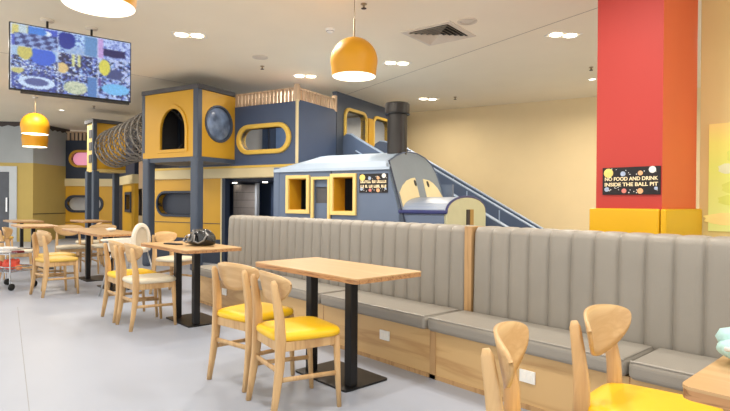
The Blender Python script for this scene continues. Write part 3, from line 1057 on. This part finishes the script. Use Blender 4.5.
# right part of the side ends on the raked windscreen line
xs = lambda z: -3.506 + (1.779 - z) * .298
body.prism_xz([(-3.99, 0), (xs(0.7) , 0), (xs(0.7), .7), (xs(zt_), zt_), (-3.99, zt_)], 0, .08)
body.build('side_panel', M_['train_blue'], tr)
for z, n_ in ((e1, 'f'), (e3, 'f')):
    x0, zz0, x1, zz1 = z[0][0], z[0][1], z[2][0], z[2][1]
    MB().frame(z, [(x0 - .055, zz0 - .06), (x1 + .055, zz0 - .06), (x1 + .055, zz1 + .055), (x0 - .055, zz1 + .055)], -.045, .0).build('window_frame', M_['frame_cream'], tr, bevel=.008)
    MB().frame([(x0 + .005, zz0 + .005), (x1 - .005, zz0 + .005), (x1 - .005, zz1 - .005), (x0 + .005, zz1 - .005)], [(x0 - .01, zz0 - .01), (x1 + .01, zz0 - .01), (x1 + .01, zz1 + .01), (x0 - .01, zz1 + .01)], -.01, .3).build('reveal', M_['play_yellow'], tr)
MB().frame(e2, [(e2[0][0] - .045, e2[0][1]), (e2[1][0] + .045, e2[1][1]), (e2[2][0] + .045, e2[2][1] + .045), (e2[3][0] - .045, e2[3][1] + .045)], -.04, .02).build('door_frame', M_['frame_cream'], tr, bevel=.008)
MB().box(-4.81, .03, .6, -4.545, .06, 1.17).box(-4.81, .03, 1.42, -4.545, .06, 1.53).build('door_panel', M_['train_blue'], tr)
MB().box(-4.81, .05, 1.17, -4.545, .06, 1.42).build('door_opening', M_['interior_dark'], tr)
MB().box(-4.6, .9, .2, -3.9, .95, 1.65).build('inner_panel', M_['play_yellow'], tr)
MB().box(-5.4, 1.3, .1, -3.8, 1.35, 1.65).build('inner_panel', M_['interior_dark'], tr)
MB().box(-4.95, .5, .1, -4.88, .56, 1.5).build('inner_post', M_['rope_bar'], tr)
MB().box(-4.5, -.006, .0, -4.485, .0, zt_).build('seam', M_['dark_navy'], tr)
MB().box(-5.62, -.01, 0, -5.50, 1.7, 1.74).build('end_panel', M_['train_blue'], tr, bevel=.015)
MB().box(-5.55, 1.72, 0, -3.2, 1.80, 1.5).build('rear_panel', M_['train_blue'], tr)


def cap_profile(n=18):
    """cab outline across the train: y (b-6.755), z"""
    pts = [(-.03, 1.70)]
    key = [(0, 1.79), (.243, 1.871), (.518, 1.94), (.753, 1.976), (1.05, 1.977), (1.34, 1.926), (1.53, 1.839), (1.65, 1.693), (1.70, 1.456)]
    pts += key
    return pts


prof = cap_profile()
rings = []
for x in (-5.60, -5.05, -4.4, -3.9):
    hz = (lambda z: 1.70 + (z - 1.70) * (.12 if x < -5.5 else 1))
    rings.append([Vector((x, y, hz(z))) for y, z in prof] + [Vector((x, y, hz(z) - .04)) for y, z in reversed(prof)])
rings.append([Vector((xs(z) + .0, y, z)) for y, z in prof] + [Vector((xs(z) + .0, y, z - .04)) for y, z in reversed(prof)])
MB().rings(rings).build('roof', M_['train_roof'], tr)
# raked windscreen front
front = [(y, z) for y, z in prof] + [(1.70, 1.3), (1.70, .6), (0, .6), (0, 1.70)]
nf = len(front)
MB().rings([[Vector((xs(z) + .012, y, z)) for y, z in front], [Vector((xs(z) - .05, y, z)) for y, z in front]]).build('windscreen', M_['train_front'], tr)
MB().tube([(xs(1.79) + .005, -.01, 1.79), (xs(.6) + .005, -.01, .6)], .012, 6).build('edge_piping', M_['dark_navy'], tr)
MB().tube([(xs(z) + .012, y, z + .0) for y, z in prof[1:]], .012, 6).build('edge_piping', M_['slide'], tr)


def on_screen(poly, name, m, d0, d1):
    pts = [(y - 6.755, z) for y, z in poly]
    MB().rings([[Vector((xs(z) + d1, y, z)) for y, z in pts], [Vector((xs(z) + d0, y, z)) for y, z in pts]]).build(name, m, tr)


on_screen([(7.469, 1.571), (7.452, 1.243), (7.15, 1.19), (6.80, 1.09), (6.80, 1.33), (6.95, 1.43), (7.134, 1.51), (7.32, 1.555)], 'eye', M_['eye'], .01, .022)
on_screen([(7.775, 1.564), (7.741, 1.246), (8.10, 1.24), (8.42, 1.252), (8.35, 1.35), (8.279, 1.432), (8.14, 1.51), (8.0, 1.55)], 'eye', M_['eye'], .01, .022)
on_screen([(7.415 + .036 * math.cos(2 * math.pi * i / 14), 1.487 + .048 * math.sin(2 * math.pi * i / 14)) for i in range(14)], 'pupil', M_['pupil'], .02, .03)
on_screen([(7.90 + .04 * math.cos(2 * math.pi * i / 14), 1.487 + .05 * math.sin(2 * math.pi * i / 14)) for i in range(14)], 'pupil', M_['pupil'], .02, .03)
# bonnet
bx0, bx1 = -3.34, -2.62
arc = []
for i in range(17):
    t = math.pi * i / 16
    arc.append((.86 - .86 * math.cos(t) + .0, 1.04 + .235 * math.sin(t) ** .85))
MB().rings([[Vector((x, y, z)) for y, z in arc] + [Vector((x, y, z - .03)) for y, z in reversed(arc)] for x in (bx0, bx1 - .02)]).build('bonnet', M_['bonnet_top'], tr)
MB().box(bx0, 0, 0, bx1 - .02, .06, 1.04).build('bonnet_side', M_['train_blue'], tr)
MB().box(bx0, 1.66, 0, bx1 - .02, 1.72, 1.04).build('bonnet_side', M_['train_blue'], tr)
MB().tube([(bx0, -.012, 1.06), (bx1, -.012, 1.06)], .014, 6, ry=.026).build('bonnet_piping', M_['trim_navy'], tr)
MB().tube([(bx1 - .01, y, z + .005) for y, z in arc], .018, 6).build('bonnet_piping', M_['trim_navy'], tr)
slot = [(.74, .82), (1.05, .82), (1.05, 1.10), (.74, 1.10)]
lowf = [(1.72, 1.04), (1.72, 0), (0, 0), (0, 1.04)]
fp = MB()
fp.rings([[Vector((bx1 + .0, y, z)) for y, z in list(arc) + [(1.72, .0), (0, .0)]], [Vector((bx1 - .04, y, z)) for y, z in list(arc) + [(1.72, .0), (0, .0)]]])
fp.build('bonnet_front', M_['olive_face'], tr)
MB().box(bx1, .78, .80, bx1 + .015, .90, 1.09).build('slot', M_['vent_dark'], tr)
MB().box(bx1, .90, .80, bx1 + .02, 1.06, 1.09).build('slot_reveal', mat('slot_ochre', (168, 132, 66), .6), tr)
# chimney
MB().lathe([(.155, 1.85), (.155, 2.55), (.185, 2.55), (.19, 2.57), (.19, 2.70), (.18, 2.72), (.13, 2.72), (.13, 2.5)], 32).xf(Matrix.Translation((-3.69, .62, 0))).build('chimney', M_['chimney'], tr)
MB().tube([(-3.69 + .192 * math.cos(2 * math.pi * i / 32), .62 + .192 * math.sin(2 * math.pi * i / 32), 2.55) for i in range(32)], .008, 6, closed=True).build('chimney_ring', M_['tv_black'], tr)

ts = S_empty('train_sign', 'small black space-themed notice on the side of the play train', 'sign', -3.755, 6.754)
ts.location.z = 1.465
MB().box(-.235, -.011, -.14, .235, 0, .14).build('board', M_['sign_black'], ts)
planets(ts, .47, .28)
lt = MB()
for row, (z, words) in enumerate(((.022, (9, 3, 8)), (-.045, (3, 2, 3, 5, 4)))):
    nch = sum(words) + len(words) - 1
    x = -.215
    cw = .43 / nch
    for wn in words:
        for c_ in range(wn):
            g = random.random()
            lt.box(x, -.0135, z - .02, x + cw * .34, -.011, z + .02)
            lt.box(x + cw * .34, -.0135, z + (.008 if g > .4 else -.02), x + cw * .82, -.011, z + (.02 if g > .4 else -.008))
            if g > .6:
                lt.box(x + cw * .5, -.0135, z - .02, x + cw * .82, -.011, z + .008)
            x += cw
        x += cw
lt.build('lettering', M_['sign_text'], ts)


# ------------------------------------------------------------------ booth benches
YB, YS, SZ = 2.742, 2.69, .418          # plinth front, cushion front, seat height


def channel_back(x0, x1, pitch):
    mb = MB()
    nch = max(1, round((x1 - x0) / pitch))
    pw = (x1 - x0) / nch
    prof = [(3.115, .30), (3.115, .42), (3.12, .65), (3.125, .85), (3.128, .965), (3.138, .992), (3.17, 1.010), (3.28, 1.012)]
    sub = [0, .025, .07, .16, .32, .5, .68, .84, .93, .975]
    cols = []
    for c in range(nch):
        for s_ in sub:
            cols.append((x0 + (c + s_) * pw, 1 - abs(2 * s_ - 1) ** 5))
    cols.append((x1, 0))
    vs, fs = [], []
    for x, bl in cols:
        for i, (y, z) in enumerate(prof):
            dep = .024 * bl
            if i < 4:
                vs.append((x, y - dep + .012, z))
            elif i < 6:
                vs.append((x, y - dep * .8 + .012, z + .35 * dep - .003))
            else:
                vs.append((x, y, z + .35 * dep - .003))
    n = len(prof)
    for i in range(len(cols) - 1):
        for j in range(n - 1):
            fs.append((i * n + j, (i + 1) * n + j, (i + 1) * n + j + 1, i * n + j + 1))
    mb.add(vs, fs)
    # closed ends and underside rear
    mb.box(x0, 3.20, .3, x1, 3.28, .98)
    return mb


def outlet(x, z, par):
    o = MB().box(x - .05, YB - .012, z - .036, x + .05, YB, z + .036).build('electrical_outlet', M_['white_plastic'], par, bevel=.004)
    MB().box(x - .03, YB - .015, z - .015, x - .006, YB - .011, z + .015).box(x + .006, YB - .015, z - .015, x + .03, YB - .011, z + .015).build('socket_face', M_['trimwhite'], o)


def cushion(x0, x1, par):
    x0 += .006
    x1 -= .006
    nx, ny = 14, 8
    top = []
    MBc = MB().box(x0, YS, .325, x1, 3.10, SZ)
    o = MBc.build('seat_cushion', M_['vinyl'], par, smooth=False, bevel=.03, seg=4)
    MB().tube([(x0 + .012, YS + .012, SZ - .004), (x1 - .012, YS + .012, SZ - .004), (x1 - .012, 3.07, SZ - .004)], .006, 6).build('seat_piping', M_['vinyl'], o)
    return o


def bench(x0, x1, joints, label, outlets, strip_at=None):
    t = empty('booth_bench', (0, 0, 0), 0, label, 'bench', 'upholstered booth benches')
    js = [x0] + joints + [x1]
    MB().box(x0, YB, 0, x1, 3.30, .325).build('plinth', M_['benchwood'], t)
    MB().box(x0, YB - .006, .0, x1, YB, .028).build('kick_strip', M_['strip'], t)
    for a, b in zip(js[:-1], js[1:]):
        cushion(a, b, t)
        if a > x0 + .1:
            MB().box(a - .003, YB - .002, .03, a + .003, YB + .0, .325).build('joint', M_['plyedge'], t)
    channel_back(x0 + (.07 if strip_at else .09), x1, .143).build('backrest', M_['vinyl'], t, True)
    MB().box(x0 + (0 if strip_at else .09), 3.28, 0, x1, 3.36, 1.0).build('back_board', M_['benchwood'], t)
    if strip_at:
        MB().box(x0, 3.11, .33, x0 + .060, 3.28, 1.014).build('oak_divider', M_['strip'], t)
        MB().box(x0, YB - .006, 0, x0 + .05, YB, .325).build('oak_edge', M_['strip'], t)
    for x, z in outlets:
        outlet(x, z, t)
    return t


bench(-6.02, -2.36, [-4.80, -3.53], 'long grey channel-backed booth bench behind the two middle tables', [(-2.79, .205), (-5.27, .205)])
bench(-2.355, 1.6, [-1.06, .25], 'grey channel-backed booth bench on the right, below the red column', [(-1.62, .19)], strip_at=True)


# ------------------------------------------------------------------ tables
def table(x, y, label, lx=1.115, ly=.56, poles=(-.195, .225), plate=(-.27, .285), rz=0, py=-.03):
    t = empty('dining_table', (x, y, 0), rz, label, 'table', 'oak-topped cafe tables')
    X, Y = lx / 2, ly / 2
    MB().prism_xy(rrect(-X, -Y, X, Y, .03), .742, .75).build('tabletop', M_['tabletop'], t)
    MB().prism_xy(rrect(-X + .001, -Y + .001, X - .001, Y - .001, .03), .718, .742).build('tabletop_edge', M_['plyedge'], t)
    for q_ in poles:
        MB().box(q_ - .031, py - .031, .012, q_ + .031, py + .031, .70).build('pole', M_['black_metal'], t, bevel=.006)
        MB().box(q_ - .12, -.18, .70, q_ + .12, .2, .718).build('mounting_plate', M_['black_metal'], t)
    MB().prism_xy(rrect(plate[0], -.125, plate[1], .25, .02), 0, .012).build('base_plate', M_['black_metal'], t)
    return t


table(-2.79, 2.246, 'oak cafe table with two yellow-seated chairs, centre of the photo')
table(-5.04, 2.235, 'oak cafe table holding the black shiny bag')
table(-7.72, 2.31, 'oak cafe table with a small white dish, left of the black bag', lx=.96, poles=(.06,), plate=(-.2, .4))
table(.125, 1.69, 'oak table corner cut off at the right edge, with aqua bundle')
table(-8.70, 2.31, 'oak cafe table joined end to end behind the dish table', lx=.96, poles=(0,))
table(-10.65, 1.95, 'far oak table behind the trolley, first row beyond the dish table', lx=1.1, poles=(0,))
table(-9.95, .72, 'far oak table at the left edge behind the red toys', lx=1.1, poles=(0,))
table(-13.2, 2.2, 'farthest oak table before the grey and mustard wall', lx=1.2, poles=(0,))
table(-12.6, 3.35, 'far oak table beneath the padded posts of the small tower', lx=1.1, poles=(0,))


# ------------------------------------------------------------------ chairs
def make_chair(seat_mat):
    t = bpy.data.objects.new('dining_chair', None)
    COL.objects.link(t)
    t.empty_display_size = .1
    # back posts, legs raked backwards, rounded ends
    for s in (-1, 1):
        path = [(s * .185, -.215, 0), (s * .183, -.195, .12), (s * .178, -.172, .28), (s * .172, -.165, .42), (s * .165, -.168, .54), (s * .158, -.186, .66), (s * .155, -.198, .73), (s * .155, -.202, .752)]
        MB().tube(path, [.013, .015, .018, .020, .018, .015, .013, .007], 10, ry=[.016, .020, .026, .031, .028, .023, .020, .011], up=(0, 1, 0), power=.6).build('back_post', M_['ash'], t, True)
        MB().tube([(s * .178, .20, 0), (s * .178, .188, .2), (s * .178, .178, .42)], [.012, .015, .018], 10, ry=[.012, .015, .019], up=(0, 1, 0), power=.6).build('leg', M_['ash'], t, True)
        MB().box(-.010, -.165, .365, .010, .18, .418).xf(Matrix.Translation((s * .176, 0, 0))).build('side_rail', M_['ash'], t, bevel=.004)
        MB().tube([(s * .182, -.18, .215), (s * .178, .188, .20)], .008, 8, ry=.014).build('stretcher', M_['ash'], t, True)
    MB().box(-.172, .168, .368, .172, .188, .418).build('front_rail', M_['ash'], t, bevel=.004)
    MB().box(-.165, -.175, .36, .165, -.155, .415).build('rear_rail', M_['ash'], t, bevel=.004)
    MB().tube([(-.178, -.176, .262), (.178, -.176, .262)], .008, 8, ry=.016).build('rear_stretcher', M_['ash'], t, True)
    # curved plywood backrest
    nf_, vs, fs = 22, [], []
    for i in range(nf_ + 1):
        s = -math.cos(math.pi * i / nf_)
        q_ = max(0.0, 1 - s * s)
        zt2 = .735 + .052 * q_ ** .42
        zb2 = .735 - .128 * q_ ** .55
        x = .212 * s
        for k in range(7):
            f = k / 6.0
            z = zb2 + (zt2 - zb2) * f
            y = -.170 + .062 * s * s - (z - .66) * .20
            vs.append((x, y, z))
    for i in range(nf_):
        for k in range(6):
            fs.append((i * 7 + k, (i + 1) * 7 + k, (i + 1) * 7 + k + 1, i * 7 + k + 1))
    br = MB().add(vs, fs).build('backrest', M_['ashpanel'], t, True)
    so_ = br.modifiers.new('solid', 'SOLIDIFY')
    so_.thickness = .014
    so_.offset = 0
    # seat pad
    def sring(k, z):
        out = []
        for i in range(36):
            a = 2 * math.pi * i / 36
            c, q2 = math.cos(a), math.sin(a)
            x = math.copysign(abs(c) ** .42, c)
            y = math.copysign(abs(q2) ** .42, q2)
            w = .205 + .018 * y
            out.append(Vector((x * w * k, .012 + y * .208 * k, z + .012 * (y ** 2) * (k > .9) * 0)))
        return out
    MB().rings([sring(.95, .418), sring(1.0, .428), sring(1.0, .446), sring(.965, .458), sring(.80, .466), sring(.45, .468), sring(.1, .467)]).build('seat', seat_mat, t, True)
    return t


protos = {k: make_chair(M_[k]) for k in ('yellow_seat', 'cream_seat', 'mustard_seat')}
used = set()


def chair(kind, x, y, rz, label, grp='ash wood dining chairs'):
    o = protos[kind]
    if kind in used:
        o = copy_tree(o)
    used.add(kind)
    o.location = (x, y, 0)
    o.rotation_euler = (0, 0, rz)
    tag(o, label, 'chair', grp)
    return o


chair('yellow_seat', -2.576, 1.79, R(-10), 'yellow-seated ash chair in front, nearer of two at the centre table')
chair('yellow_seat', -3.147, 1.845, R(9), 'yellow-seated ash chair behind its twin at the centre table')
chair('yellow_seat', -5.61, 1.87, 0, 'yellow-seated ash chair behind the cream-seated one at the bag table')
chair('cream_seat', -5.145, 1.87, 0, 'cream-seated ash chair nearest the camera at the bag table')
chair('mustard_seat', -7.58, 1.61, .16, 'mustard-seated ash chair standing right of the wire trolley')
chair('mustard_seat', -8.12, 1.72, .12, 'mustard-seated ash chair mostly hidden behind its twin by the trolley')
chair('yellow_seat', -.735, 2.05, R(-86), 'yellow-seated ash chair at the right edge, seat cut by the frame')
chair('yellow_seat', -.80, 1.545, R(-65), 'ash chair seen edge-on at the bottom, only its backrest in view')
chair('cream_seat', -9.44, 2.22, R(-92), 'cream-seated ash chair facing out beyond the dish table, beside the black pole')
chair('cream_seat', -9.42, 2.74, R(-88), 'cream-seated ash chair beyond the dish table, behind the white dish')
chair('cream_seat', -6.72, 2.78, R(-60), 'ash chair whose rounded crest shows right of the white high chair')
chair('cream_seat', -9.16, 1.47, R(-20), 'ash chair with curved crest at the left edge behind the trolley')
chair('cream_seat', -10.4, 2.75, R(170), 'far ash chair on the further side of the first back table')
chair('cream_seat', -11.2, 1.35, R(5), 'far ash chair on the near side of the first back table')
chair('mustard_seat', -12.6, 1.7, R(0), 'farthest ash chair at the table before the grey wall')
chair('cream_seat', -10.45, 1.25, R(0), 'far ash chair between the two left back tables')


# ------------------------------------------------------------------ white high chair
hc = empty('high_chair', (-6.96, 2.31, 0), R(122), 'white plastic high chair with arched back and grey splayed legs', 'high chair')
for sx in (-1, 1):
    for sy in (-1, 1):
        MB().tube([(sx * .24, sy * .25, 0), (sx * .15, sy * .14, .54)], .011, 8).build('leg', M_['galv'], hc, True)
# bucket seat: floor, sides and arched back
seat = MB()
seat.prism_xy(rrect(-.17, -.17, .17, .17, .06), .53, .56)
seat.build('seat', M_['cream_plastic'], hc, bevel=.008)
pb = []
for i in range(15):
    t_ = math.pi * i / 14
    pb.append((.165 * math.cos(t_), .70 + .205 * math.sin(t_)))
inn = [(.115 * math.cos(math.pi * i / 14), .70 + .15 * math.sin(math.pi * i / 14)) for i in range(15)]
MB().frame([(.115, .60)] + inn + [(-.115, .60)], [(.165, .55)] + pb + [(-.165, .55)], -.185, -.145).build('arched_back', M_['cream_plastic'], hc, bevel=.012)
MB().prism_xz([(.118, .60)] + inn + [(-.118, .60)], -.165, -.150).build('back_panel', mat('beige_plastic', (196, 184, 164), 0.5), hc)
for sx in (-1, 1):
    MB().prism_xz([(-.17, .55), (.19, .55), (.19, .66), (.05, .70), (-.10, .72), (-.17, .74)], -.015, .015).xf(Matrix.Translation((sx * .165, 0, 0)) @ RX90).build('side_wing', M_['cream_plastic'], hc, bevel=.006)
MB().prism_xy(rrect(-.20, .08, .20, .31, .07), .675, .70).build('tray', M_['cream_plastic'], hc, bevel=.008)

# ------------------------------------------------------------------ things on the tables
bag = empty('handbag', (-4.90, 2.30, .75), .3, 'black shiny handbag slumped on the middle table', 'bag')
rngs = []
for k_, (rx, ry_, z) in enumerate(((.15, .085, .004), (.175, .10, .03), (.172, .10, .075), (.14, .085, .115), (.11, .065, .145), (.06, .035, .158), (.02, .01, .160))):
    rngs.append([Vector((rx * math.cos(2 * math.pi * i / 28) * (1 + .10 * math.sin(2 * math.pi * 5 * i / 28 + k_ * 1.9)), ry_ * math.sin(2 * math.pi * i / 28) * (1 + .14 * math.sin(2 * math.pi * 3 * i / 28 + k_ * 1.3)), z + .014 * math.sin(2 * math.pi * 6 * i / 28 + k_ * 2) * (k_ > 1))) for i in range(28)])
MB().rings(rngs).build('body', M_['black_gloss'], bag, True, sub=1)
MB().tube([(-.11, -.09, .10), (-.12, -.13, .05), (-.05, -.135, .035), (.0, -.12, .06), (-.01, -.10, .12), (-.05, -.06, .155)], .008, 8).build('strap', M_['strap'], bag, True)
MB().tube([(.01, -.10, .11), (.03, -.125, .05), (.09, -.125, .035), (.135, -.10, .06), (.14, -.07, .11), (.09, -.04, .15)], .009, 8).build('strap', M_['strap'], bag, True)
MB().lathe([(.0, -.006), (.014, -.006), (.014, .006), (.0, .006)], 12).xf(Matrix.Translation((-.06, -.105, .10)) @ Matrix.Rotation(R(90), 4, 'X')).build('buckle', M_['chrome'], bag, True)

ph = empty('wallet', (-5.20, 2.14, .75), .25, 'flat black wallet lying beside the shiny bag', 'wallet')
MB().box(-.10, -.04, 0, .10, .04, .012).build('body', M_['black_matte'], ph, bevel=.004)
MB().box(-.098, -.041, .0045, .098, -.0395, .0075).build('edge', M_['black_gloss'], ph)

ds = empty('dish', (-7.95, 2.38, .75), 0, 'small white dish on the oak table left of the high chair', 'dish')
MB().lathe([(.03, 0), (.055, .012), (.07, .04), (.066, .04), (.05, .016), (.0, .012)], 20).build('bowl', M_['white_plastic'], ds, True)
MB().lathe([(.0, .045), (.03, .05), (.05, .03), (.05, .018), (.0, .016)], 14).build('napkin', M_['white_cloth'], ds, True)

pl = empty('bundled_toy', (-.325, 1.735, .75), .4, 'pale aqua soft bundle lying on the right edge table', 'soft toy')
rngs = []
for k_ in range(9):
    a = math.pi * k_ / 8
    rngs.append([Vector((.115 * math.sin(a) * math.cos(2 * math.pi * i / 24) * (1 + .10 * math.sin(3 * i + k_)) + 1e-4 * i, .09 * math.sin(a) * math.sin(2 * math.pi * i / 24) * (1 + .08 * math.cos(4 * i + 2 * k_)),   .042 - .042 * math.cos(a))) for i in range(24)])
MB().rings(rngs).build('body', M_['aqua'], pl, True, sub=1)
MB().lathe([(.0, -.035), (.03, -.02), (.04, .0), (.03, .02), (.0, .03)], 14).xf(Matrix.Translation((-.07, .03, .065))).build('ear', M_['aqua'], pl, True)
MB().tube([(-.10, -.05, .05), (-.03, -.09, .055), (.05, -.088, .05)], .006, 6).build('band', M_['white_cloth'], pl, True)

# ------------------------------------------------------------------ wire trolley with toys
tl = empty('trolley', (-8.49, 1.24, 0), .55, 'chrome wire trolley on black casters at the left edge', 'trolley')
for x in (-.24, .24):
    for y in (-.17, .17):
        MB().tube([(x, y, .09), (x, y, .50)], .009, 8).build('post', M_['chrome'], tl)
        MB().tube([(x - .0, y, .09), (x, y + .02, .055)], .008, 6).build('caster_fork', M_['chrome'], tl)
        c_ = MB().lathe([(.0, -.014), (.036, -.014), (.045, -.008), (.045, .008), (.036, .014), (.0, .014)], 18)
        c_.xf(Matrix.Translation((x, y + .02, .045)) @ Matrix.Rotation(R(90), 4, 'Y')).build('caster', M_['rubber'], tl, True)
for z in (.24, .47):
    w_ = MB()
    for i in range(15):
        x = -.24 + .48 * i / 14
        w_.tube([(x, -.17, z), (x, .17, z)], .0035, 4)
    for i in range(6):
        y = -.17 + .34 * i / 5
        w_.tube([(-.24, y, z), (.24, y, z)], .0035, 4)
    for zz in (z, z + .06):
        w_.tube([(-.24, -.17, zz), (.24, -.17, zz), (.24, .17, zz), (-.24, .17, zz)], .006, 6, closed=True)
    w_.build('wire_tray', M_['chrome'], tl)
MB().tube([(-.24, .17, .5), (-.27, .17, .60), (-.27, -.17, .60), (-.24, -.17, .5)], .009, 8).build('push_handle', M_['chrome'], tl)


def lump(name, x, y, z, r, m, label, cat, parts=True):
    t = empty(name, (x, y, z), random.random() * 6, label, cat)
    rg = []
    for k_ in range(9):
        a = math.pi * k_ / 8
        rg.append([Vector((r * 1.15 * math.sin(a) * math.cos(2 * math.pi * i / 20) * (1 + .08 * math.sin(3 * i + k_)), r * math.sin(a) * math.sin(2 * math.pi * i / 20) * (1 + .08 * math.cos(2 * i)), r * .85 * (1 - math.cos(a)))) for i in range(20)])
    MB().rings(rg).build('body', m, t, True)
    for sx in (-1, 1):
        MB().lathe([(.0, -.4 * r), (.3 * r, -.2 * r), (.34 * r, 0), (.2 * r, .3 * r), (.0, .38 * r)], 10).xf(Matrix.Translation((sx * r * .8, r * .3, r * 1.3))).build('ear', m, t, True)
    return t


TLX = lambda x, y: (-8.49 + x * math.cos(.55) - y * math.sin(.55), 1.24 + x * math.sin(.55) + y * math.cos(.55))
lump('plush_toy', *TLX(.03, .02), .2445, .088, M_['red_toy'], 'round coral red plush toy on the lower trolley tray', 'soft toy')
lump('plush_toy', *TLX(-.16, 0), .2445, .066, M_['red_toy'], 'smaller coral plush toy at the left end of the lower tray', 'soft toy')
lump('plush_toy', *TLX(.165, .02), 0.2445, .042, M_['orange_toy'], 'pale orange plush toy at the right end of the lower tray', 'soft toy')
cl = empty('folded_cloth', TLX(-.03, 0) + (.4745,), .5, 'white folded cloth piled on the upper trolley tray', 'cloth')
MB().box(-.17, -.13, 0, .1, .13, .035).build('lower_fold', M_['white_cloth'], cl, bevel=.014)
MB().box(-.15, -.11, .035, .07, .12, .07).build('upper_fold', M_['white_cloth'], cl, bevel=.014)
rc = empty('red_pouch', TLX(.15, .02) + (.4745,), .6, 'dark red pouch beside the white cloth on the trolley', 'pouch')
MB().box(-.05, -.06, 0, .05, .06, .03).build('body', M_['dark_red'], rc, bevel=.01)
MB().box(-.05, -.062, .012, .05, -.058, .016).build('zip', M_['chrome'], rc)
